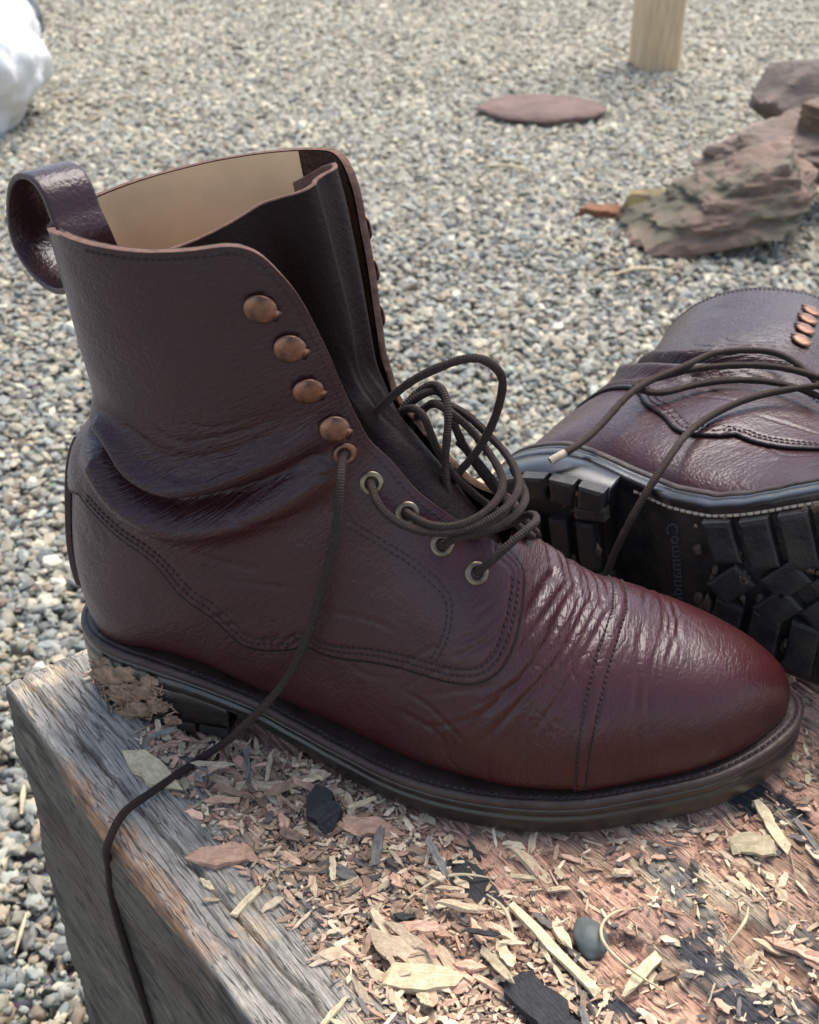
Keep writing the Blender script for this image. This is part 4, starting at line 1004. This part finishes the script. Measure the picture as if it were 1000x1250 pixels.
# side face continues from the top edge downwards
zq = np.concatenate([np.linspace(-2, -60, 40), np.linspace(-62, -328, 110)])
a2, z2 = np.meshgrid(Aq, zq, indexing='ij')
prof = .5*vnoise(np.stack([a2/60, z2/3, a2*0], -1), 81)+.3*vnoise(np.stack([a2/25, z2/1.5, a2*0], -1), 82)+1.6*fbm(np.stack([a2/90, z2/40, a2*0], -1), 83, 3)
bs = -1.2*(1-np.exp(z2/4))+prof*(1-np.exp(z2/6))-.012*z2*0
V2 = np.stack([a2, bs, z2-2.2+(Z[:, :1]+0)*np.exp(z2/5)], -1)
P4 = np.stack([a2/34, z2/16, a2*0], -1)
c2 = lerp(np.broadcast_to(np.array([.15, .125, .092]), a2.shape+(3,)), np.array([.075, .064, .05]), sstep(fbm(P4, 84, 3), -.1, .7))
c2 = lerp(c2, np.array([.24, .195, .135]), .7*sstep(fbm(P4*1.5+8, 85, 3), .2, .9)); c2 = lerp(c2, np.array([.12, .085, .055]), .6*sstep(fbm(P4*.6+3, 86, 2), .2, .9))
fr = (.4+.6*sstep(fbm(P4*4+5, 79, 2), -.3, .4))*sstep(a2, 55, 75)*(1-sstep(a2, 175, 200))*(1-sstep(-z2+5*vnoise(P4*3, 87), 6, 14)); c2 = lerp(c2, np.array([.50, .27, .15]), fr)
SH = np.concatenate([V2[:, ::-1], V], 1); CC = np.concatenate([c2[:, ::-1], col], 1); n_, m_ = SH.shape[:2]
# the other faces, plain
tv = SH.reshape(-1, 3); tc_ = CC.reshape(-1, 3); fq = grid_faces(n_, m_)
box = np.array([(0, 0, -328), (0, 490, -328), (0, 490, -3), (0, 0, -3), (720, 0, -328), (720, 490, -328), (720, 490, -3), (720, 0, -3)], float); k0 = len(tv)
tv = np.concatenate([tv, box]); tc_ = np.concatenate([tc_, np.tile([.12, .10, .08], (8, 1))])
fq = np.concatenate([fq, np.array([(0, 3, 2, 1), (1, 2, 6, 5), (4, 5, 6, 7), (0, 1, 5, 4)])+k0])
e = np.cross(tv[fq[3000, 1]]-tv[fq[3000, 0]], tv[fq[3000, 2]]-tv[fq[3000, 0]])
if e@np.array([0, -.5, 1]) < 0: fq[:-4] = fq[:-4, ::-1]
blk_o = link('timber_block', mesh_np('timber_block', tv*MM, fq, {'col': np.clip(tc_, 0, 1)}), M['wood'])
blk_o.location = (*(KORN*MM), 0); blk_o.rotation_euler = (0, 0, ANG)
tag(blk_o, 'thick weathered timber chopping block with chipped reddish top under both boots', 'wood block')
def zt_at(xy):
    ab = toAB(np.atleast_2d(xy)); z, *_ = htop(ab[:, :1], ab[:, 1:]); return z[:, 0]

# ----------------------------------------------------------------------------
# wood chips
# ----------------------------------------------------------------------------
def ico(sub):
    if sub == 0: return np.array([(1, 0, 0), (-1, 0, 0), (0, 1, 0), (0, -1, 0), (0, 0, 1), (0, 0, -1)], float)*1.25, np.array([(0, 2, 4), (2, 1, 4), (1, 3, 4), (3, 0, 4), (2, 0, 5), (1, 2, 5), (3, 1, 5), (0, 3, 5)])
    bm = bmesh.new(); bmesh.ops.create_icosphere(bm, subdivisions=sub, radius=1); V = np.array([v.co[:] for v in bm.verts]); F = np.array([[v.index for v in f.verts] for f in bm.faces]); bm.free(); return V, F
def chip_mesh(l, w, h, seed, ragged=.25):
    r = np.random.default_rng(seed); n = 7; ragged *= .6; sk = r.uniform(-.35, .35)*w
    xs = np.linspace(-.5, .5, n); V = []
    bend = r.uniform(-.25, .25)
    for k, x in enumerate(xs):
        e = 1-abs(x*2)**5*r.uniform(.1, .75); ww = w*e*(1+ragged*.6*r.uniform(-1, 1)); hh = h*(.55+.45*e)*(1+ragged*r.uniform(-1, 1)); z = bend*h*4*(x*x)*2; sh_ = r.uniform(-.12, .12)*w
        for y, zz in ((-.5, -.5), (.5, -.5+r.uniform(0, .3)), (.5, .5), (-.5, .5-r.uniform(0, .4))): V.append((x*l+sk*np.sign(y)*abs(x)*2+r.uniform(-1, 1)*(min(l*.16, w*.9) if abs(x) > .45 else .02*l), y*ww+sh_, zz*hh+z))
    V = np.array(V); F = tris(grid_faces(n, 4, True)); F = np.concatenate([F, [(0, 1, 2), (0, 2, 3)], [(4*n-4, 4*n-2, 4*n-3), (4*n-4, 4*n-1, 4*n-2)]])
    return V, outw(V, F, V.mean(0))
def mat_chip(name, c, d):
    t = NT(name); g = t.noise(t.coord((90, 900, 900)), 1.6, 5, .7); f = t.noise(t.coord(), 420, 3, .7)
    oi = t.n('ShaderNodeObjectInfo').outputs['Random']
    k = t.mix(t.ramp(g, [(.35, GREY(0)), (.62, GREY(1))]), d, c); k = t.mix(.5, k, t.ramp(f, [(.3, GREY(.55)), (.7, GREY(1.3))]), 'MULTIPLY')
    k = t.mix(1, k, t.ramp(oi, [(0, GREY(.7)), (1, GREY(1.15))]), 'MULTIPLY')
    return t.fin(k, .8, 0, t.bump(t.math('ADD', g, f), .6, .0008), Specular_IOR_Level=.3)
CM = {'pink': mat_chip('pink_chip', (.68, .42, .29), (.46, .25, .16)), 'tan': mat_chip('tan_chip', (.66, .51, .34), (.44, .31, .19)), 'pale': mat_chip('pale_chip', (.64, .53, .34), (.46, .35, .20)),
      'brown': mat_chip('brown_chip', (.38, .25, .165), (.20, .13, .09)), 'grey': mat_chip('grey_chip', (.23, .21, .18), (.11, .10, .09)), 'black': mat_chip('black_chip', (.05, .048, .047), (.02, .02, .021))}
CHM = {}
for cn in CM:
    for v in range(7):
        l = [14, 10, 18, 8, 22, 12, 26][v]; w = [4, 5, 3, 4, 3.6, 2.2, 6][v]; h = [1.8, 2.2, 1.6, 2, 2, 1.4, 2.4][v]
        cv, cf = chip_mesh(l, w, h, hash(cn) % 1 + v*13+len(cn)*101); CHM[cn, v] = mesh_np('wood_chip', cv*MM, cf, None, False); CHM[cn, v].materials.append(CM[cn])
FOOTXY = offset_plan(OUT[::5], -2.0)
def chip(cn, v, xy, z, rz, tilt, s, label, group=None, name='wood_chip', cat='wood chip'):
    o = link(name, CHM[cn, v]); o.location = (xy[0]*MM, xy[1]*MM, z*MM); o.rotation_euler = (tilt[0], tilt[1], rz); o.scale = (s,)*3 if not isinstance(s, tuple) else s
    tag(o, label, cat, group); return o
SPOTS = []
def scatter(n, amin, amax, bmin, bmax, pal, zmax, smin, smax, label_tail):
    k = 0; tries = 0
    while k < n and tries < n*20:
        tries += 1
        A1 = random.uniform(amin, amax); B1 = random.uniform(bmin, bmax); xy = toXY(np.array([A1, B1]))
        if in_poly(xy[None], FOOTXY)[0]: continue
        if not (-60 < xy[0] < 380 and -190 < xy[1] < 80): continue
        cn = random.choices(list(pal), list(pal.values()))[0]; v = random.randrange(7); s = random.uniform(smin, smax)
        z = zt_at(xy)[0]+1+random.uniform(0, zmax)
        rz = random.gauss(ANG+.25, .9)
        o = chip(cn, v, xy, z, rz, (random.uniform(-.45, .45), random.uniform(-.28, .28)), s, None)
        SPOTS.append((o, cn, label_tail)); k += 1
random.seed(21)
PAL1 = dict(pink=4, tan=4, pale=2.2, brown=2.4, grey=1.2, black=.35); PAL2 = dict(pink=3, tan=4, pale=2, brown=2.5, grey=1.2, black=.5)
scatter(130, 50, 330, 47, 92, PAL1, 6, .45, .95, 'heaped beside the boot sole')
scatter(40, 30, 130, 40, 66, PAL1, 4, .5, 1.0, 'heaped beside the boot sole')
scatter(60, 120, 420, 92, 260, PAL2, 2, .4, .85, 'on the chopped wood before the toe')
scatter(14, 60, 250, 12, 44, dict(tan=3, pale=2, brown=1, pink=2), .6, .4, .8, 'on the grey timber edge')
CNAME = dict(pink='small pinkish wood chip', tan='small tan wood chip', pale='small pale straw-coloured wood chip', brown='small brown wood chip', grey='small grey weathered wood chip', black='small charred black wood chip')
for o, cn, tail in SPOTS: tag(o, CNAME[cn]+' '+tail, 'wood chip', cn+' chips '+tail)
def one(name, l, w, h, seed, mat, xy, z, rz, tilt, label, cat='wood chip', ragged=.2, smooth=False):
    V, F = chip_mesh(l, w, h, seed, ragged)
    if name == 'pebble': V0, F = ico(4); V = V0*np.array([l, w, h])*.5*(1+.12*fbm(V0*1.3, 7, 2))[:, None]
    o = link(name, mesh_np(name, V*MM, F, None, smooth), mat); o.location = (xy[0]*MM, xy[1]*MM, z*MM); o.rotation_euler = (tilt[0], tilt[1], rz); tag(o, label, cat); return o
for args in ONES: one(*args[:5], CM[args[5]] if args[5] in CM else M[args[5]], *args[6:])
# fine slivers and crumbs nobody could count
pv = []; random.seed(5)
SLV = [chip_mesh(1, w_, h_, 300+k, .4) for k, (w_, h_) in enumerate([(.1, .07), (.16, .1), (.26, .12), (.55, .4), (.7, .35), (.45, .3), (.8, .5), (.35, .15)])]
cols = []
colp = [(.66, .41, .28), (.62, .48, .32), (.62, .50, .33), (.36, .23, .15), (.40, .24, .16), (.14, .12, .11), (.46, .31, .21), (.66, .50, .35)]
A1 = RNG.uniform(20, 420, 14000); B1 = np.where(RNG.uniform(size=14000) < .62, RNG.normal(68, 18, 14000), RNG.uniform(40, 270, 14000)); XY = toXY(np.stack([A1, B1], 1))
ok = ~in_poly(XY, offset_plan(OUT[::5], -3.)) & (B1 > 30) & (XY[:, 1] > -190) & (XY[:, 0] < 380); XY = XY[ok]; ZZ = zt_at(XY)
for (x, y), z in zip(XY, ZZ):
    q_ = random.randrange(8); V, F = SLV[q_]; s = random.uniform(2, 8.5) if q_ in (0, 1, 2, 7) else random.uniform(.8, 3); rz = random.gauss(ANG+.3, 1.); ti = random.uniform(-.3, .3)
    ca, sa = math.cos(rz), math.sin(rz); Q = V*s; Q = Q.copy(); Q[:, 2] += Q[:, 0]*ti
    pv.append((np.stack([Q[:, 0]*ca-Q[:, 1]*sa+x, Q[:, 0]*sa+Q[:, 1]*ca+y, Q[:, 2]+z+random.uniform(.2, 2)], 1), F)); c = np.array(random.choice(colp))*random.uniform(.6, 1.15); cols.append(np.tile(c, (len(V), 1)))
V, F = join(pv); sl = link('wood_shavings', mesh_np('wood_shavings', V*MM, F, {'col': np.concatenate(cols)}, False), mat_vcol('shavings', .85, .3, 500, .0005, .25))
tag(sl, 'fine wood shavings and splinters strewn over the chopped timber top', 'wood shavings', kind='stuff')

# ----------------------------------------------------------------------------
# gravel
# ----------------------------------------------------------------------------
fwd = np.array([-math.sin(YAW)*math.cos(PITCH), math.cos(YAW)*math.cos(PITCH), -math.sin(PITCH)]); rgt = np.array([math.cos(YAW), math.sin(YAW), 0])
def gravel_points(pitch, jitter):
    xs = np.arange(-2.2, 1.3, pitch); ys = np.arange(-.45, 3.5, pitch); X, Y = np.meshgrid(xs, ys); P = np.stack([X.ravel(), Y.ravel()], 1)+RNG.uniform(-jitter, jitter, (X.size, 2))
    d = np.concatenate([P, np.full((len(P), 1), GZ)], 1)-np.array(cam.location); z = d@fwd; x = d@rgt/np.maximum(z, .01)
    ab = toAB(P*1000); inb = (ab[:, 0] > -4) & (ab[:, 0] < 724) & (ab[:, 1] > -4) & (ab[:, 1] < 494)
    hid = (ab[:, 0] > 30) & (ab[:, 1] > 30) & (P[:, 1] < .05)
    ok = (z > .3) & (np.abs(x) < .333*1.14+.03) & ~inb & ~hid & (P[:, 1] > -.2)
    return P[ok], np.linalg.norm(d[ok], axis=1)
gpts, gd = gravel_points(.0064, .0042)
PALG = np.array([(.30, .29, .26), (.23, .235, .235), (.17, .19, .205), (.40, .37, .31), (.13, .135, .14), (.29, .245, .20), (.235, .225, .20), (.50, .48, .44), (.20, .16, .13), (.27, .29, .285)])
PW = np.array([5, 5, 3.2, 3.4, 2.2, 2.6, 4.4, .5, 1.2, 3.]); PW /= PW.sum()
def pebbles(P, sub, rmean):
    V0, F0 = ico(sub); n = len(P); k = len(V0)
    sh_ = RNG.normal(0, .2 if sub == 2 else .14, (24, k, 3)); vid = RNG.integers(0, 24, n)
    base = V0[None]+sh_[vid]
    r = rmean*np.clip(np.exp(RNG.normal(0, .42, n)), .4, 1.9); sc = np.stack([r*RNG.uniform(.9, 1.5, n), r*RNG.uniform(.7, 1.05, n), r*RNG.uniform(.38, .75, n)], 1)
    Q = base*sc[:, None]
    tx, ty, rz = RNG.normal(0, .35, n), RNG.normal(0, .35, n), RNG.uniform(0, 6.28, n)
    c, s = np.cos(tx)[:, None], np.sin(tx)[:, None]; y, z = Q[..., 1]*c-Q[..., 2]*s, Q[..., 1]*s+Q[..., 2]*c; x = Q[..., 0]
    c, s = np.cos(ty)[:, None], np.sin(ty)[:, None]; x, z = x*c+z*s, -x*s+z*c
    c, s = np.cos(rz)[:, None], np.sin(rz)[:, None]; x, y = x*c-y*s, x*s+y*c
    zz = GZ+.002+RNG.uniform(-.003, .0055, n)+.004*vnoise(np.stack([P[:, 0]*6, P[:, 1]*6, P[:, 0]*0], 1), 91)
    Vv = np.stack([x+P[:, :1], y+P[:, 1:], z+zz[:, None]], -1).reshape(-1, 3)
    F = (F0[None]+np.arange(n)[:, None, None]*k).reshape(-1, 3)
    cc = PALG[RNG.choice(len(PALG), n, p=PW)]*RNG.uniform(.7, 1.3, (n, 1))*np.array([1.0, .94, .79])
    warm = sstep(P[:, 1], .7, 2.6)[:, None]; cc = cc*(1-warm)+warm*(cc*.75+np.array([.38, .335, .235])*.38)
    return Vv, F, np.repeat(np.clip(cc, 0, 1), k, 0)
near = gd < 1.2; far_ = gd > 1.9
Va, Fa, Ca = pebbles(gpts[near], 2, .0044); Vb, Fb, Cb = pebbles(gpts[~near & ~far_], 1, .0046); Vc, Fc, Cc_ = pebbles(gpts[far_], 0, .0050)
gv, gf = join([(Va, Fa), (Vb, Fb), (Vc, Fc)])
gr = link('gravel', mesh_np('gravel', gv, gf, {'col': np.concatenate([Ca, Cb, Cc_])}, np.arange(len(gf)) < len(Fa)), M['gravel'])
tag(gr, 'loose grey and beige gravel covering the yard', 'gravel', kind='stuff')

# ----------------------------------------------------------------------------
# things on the gravel
# ----------------------------------------------------------------------------
def plain(name, V, F, mat, loc=(0, 0, 0), rz=0, smooth=True, attrs=None):
    o = link(name, mesh_np(name, V, F, attrs, smooth), mat); o.location = loc; o.rotation_euler = (0, 0, rz); return o
# squared post, turned corner-on
n = 60; hgt = .62; wdt = .041; cs = [(-1, -1), (1, -1), (1, 1), (-1, 1)]; ring = []
for k in range(4):
    p, q = np.array(cs[k], float), np.array(cs[(k+1) % 4], float)
    for t in (.06, .3, .5, .7, .94): ring.append(p+(q-p)*t)
ring = np.array(ring)*wdt; zs = np.linspace(-.02, hgt, n)
V = np.concatenate([np.concatenate([ring+.0012*np.stack([vnoise(np.stack([ring[:, 0]*90, ring[:, 1]*90, np.full(20, z*5)], 1), 5)]*2, 1), np.full((20, 1), z)], 1) for z in zs])
top = np.array([[0, 0, hgt]]); F = tris(grid_faces(n, 20, True)); kk = len(V); j = np.arange(20); V = np.concatenate([V, top]); F = np.concatenate([F, np.stack([np.full(20, kk), (n-1)*20+j, (n-1)*20+(j+1) % 20], 1)])
t = NT('sawn_post'); gn = t.noise(t.coord((60, 60, 5)), 2, 5, .65); M['post'] = t.fin(t.mix(t.ramp(gn, [(.3, GREY(0)), (.7, GREY(1))]), (.34, .235, .14), (.60, .44, .26)), .8, 0, t.bump(gn, .4, .003))
o = plain('wooden_post', V, outw(V, F, np.array([0, 0, .3])), M['post'], (.131, 2.32, GZ), math.radians(30)); tag(o, 'sawn square wooden post rising out of the far gravel', 'post')
# flat oval stone
V0, F0 = ico(4); V = V0*np.array([.122, .078, .016]); V *= (1+.05*fbm(V0*2.1, 15, 3))[:, None]; V[:, 2] = np.clip(V[:, 2], -.012, .011)+.0012*fbm(V0*6, 16, 2)
cc = np.tile([.165, .105, .085], (len(V), 1))*(1+.15*fbm(V0*4, 17, 3))[:, None]
o = plain('flat_stone', V, F0, M['rock'], (-.047, 1.945, GZ+.016), math.radians(12), True, {'col': cc}); tag(o, 'flat oval reddish-brown stone lying alone on the gravel', 'stone')
def rock(name, size, loc, rz, seed, ca, cb, label, planes=10, rough=.05, tilt=(0, 0)):
    V0, F0 = ico(5); r = np.random.default_rng(seed); N = r.normal(size=(planes, 3)); N /= np.linalg.norm(N, axis=1)[:, None]; N[0] = (0, 0, 1); N[1] = (0, 0, -1); dd_ = r.uniform(.52, .88, planes)
    k = np.full(len(V0), 1.25)
    for nn_, d_ in zip(N, dd_): c_ = V0@nn_; k = np.where(c_ > .05, np.minimum(k, d_/np.maximum(c_, .05)), k)
    V = V0*k[:, None]; lay = fbm(np.stack([V[:, 0]*2, V[:, 1]*2, V[:, 2]*9], 1), seed, 4); V = V*(1+rough*.5*np.round(lay*3)/3+rough*.35*fbm(V*9, seed+4, 3))[:, None]*np.array(size)
    m = sstep(fbm(V0*2.2+seed, 8, 3), -.2, .6)[:, None]; cc = np.array(ca)*(1-m)+np.array(cb)*m; cc = cc*(1+.25*lay)[:, None]
    V[:, 2] -= V[:, 2].min()
    o = plain(name, V, F0, M['rock'], loc, rz, False, {'col': np.clip(cc, .01, 1)}); o.rotation_euler = (tilt[0], tilt[1], rz); tag(o, label, 'rock'); return o
for a_ in ROCKS: rock(*a_)
# scrap of wood on the gravel
V, F = chip_mesh(.062, .020, .02, 77, .12)
t = mat_chip('rusty_scrap', (.30, .12, .05), (.09, .055, .035)); o = plain('wood_scrap', V, F, t, (.113, 1.45, GZ+.014), math.radians(10), False); tag(o, 'short dark wood scrap with an orange end on the gravel', 'wood scrap')
# sack
V0, F0 = ico(5); V = V0.copy(); V[:, :2] = np.sign(V[:, :2])*np.abs(V[:, :2])**.75; V *= np.array([.17, .14, .130]); V[:, 2] += .12; k = 1-.4*sstep(V[:, 2], .10, .32); V[:, 0] *= k; V[:, 1] *= k
cr = np.abs(fbm(np.stack([V[:, 0]*9, V[:, 1]*9, V[:, 2]*6], 1), 25, 4)); V += V0*(.042*cr-.007*np.abs(fbm(V*22, 27, 3)))[:, None]; V[:, 2] = np.maximum(V[:, 2], .0)
t = NT('white_sack'); nn_ = t.noise(t.coord(), 9, 4, .6); M['sack'] = t.fin(t.mix(t.ramp(nn_, [(.5, GREY(0)), (.75, GREY(1))]), (.60, .585, .55), (.42, .36, .30)), .5, 0, t.bump(t.noise(t.coord(), 26, 5, .6), .5, .01))
o = plain('white_sack', V, F0, M['sack'], SACK[0], SACK[1]); tag(o, 'crumpled white sack standing on the gravel at the far left', 'sack')
# black shoe
sv = []; xs = np.linspace(0, 1, 40); th = np.linspace(0, 2*math.pi, 28, endpoint=False)
for x in xs:
    L_ = .29*x; wdt_ = .048*math.sqrt(max(1e-4, 1-(2*abs(x-.5))**3.2))*(1+.12*math.sin((x-.2)*5)); hh_ = np.interp(x, [0, .06, .3, .45, .6, .85, .97, 1], [.02, .08, .095, .09, .07, .05, .03, .008])
    sv.append(np.stack([np.full(28, L_), np.cos(th)*wdt_, .012+hh_/2+np.sign(np.sin(th))*np.abs(np.sin(th))**.7*hh_/2], 1))
V = np.concatenate(sv); F = tris(grid_faces(40, 28, True)); M['blackl'] = mat_simple('black_shoe_leather', (.018, .019, .024), .4, 0, 40, .3, .3, 200, .001)
sh = empty('black_shoe', SHOE[0]); sh.rotation_euler = (0, 0, SHOE[1]); tag(sh, 'dark shoe on the gravel behind the white sack, cut off by the frame', 'shoe')
link('upper', mesh_np('upper', V, outw(V, F, np.array([.15, 0, .05]))), M['blackl'], sh)
sv = []
for off, z in ((-.004, .0), (.003, .001), (.004, .014), (-.006, .016)):
    pp = np.array([[.29*x, sg*(.048*math.sqrt(max(1e-4, 1-(2*abs(x-.5))**3.2))*(1+.12*math.sin((x-.2)*5))+off)] for sg in (1, -1) for x in (xs if sg > 0 else xs[::-1])]); sv.append(np.concatenate([pp, np.full((80, 1), z)], 1))
V = np.concatenate(sv); F = tris(grid_faces(4, 80, True)); link('sole', mesh_np('sole', V, outw(V, F, np.array([.15, 0, .008]))), M['rubber'], sh)
# straws and twigs
M['straw'] = mat_simple('dry_straw', (.52, .42, .26), .7, 0, 200, .35, 0)
for nm, pts, r, mat, lb, cat in STRAWS:
    V, F, uv = tube(np.array(pts)*MM, r*MM, 7, 6, taper=([0, .5, 1], [.5, 1, .45])); o = plain(nm, V, F, M[mat] if mat in M else CM[mat]); tag(o, lb, cat)
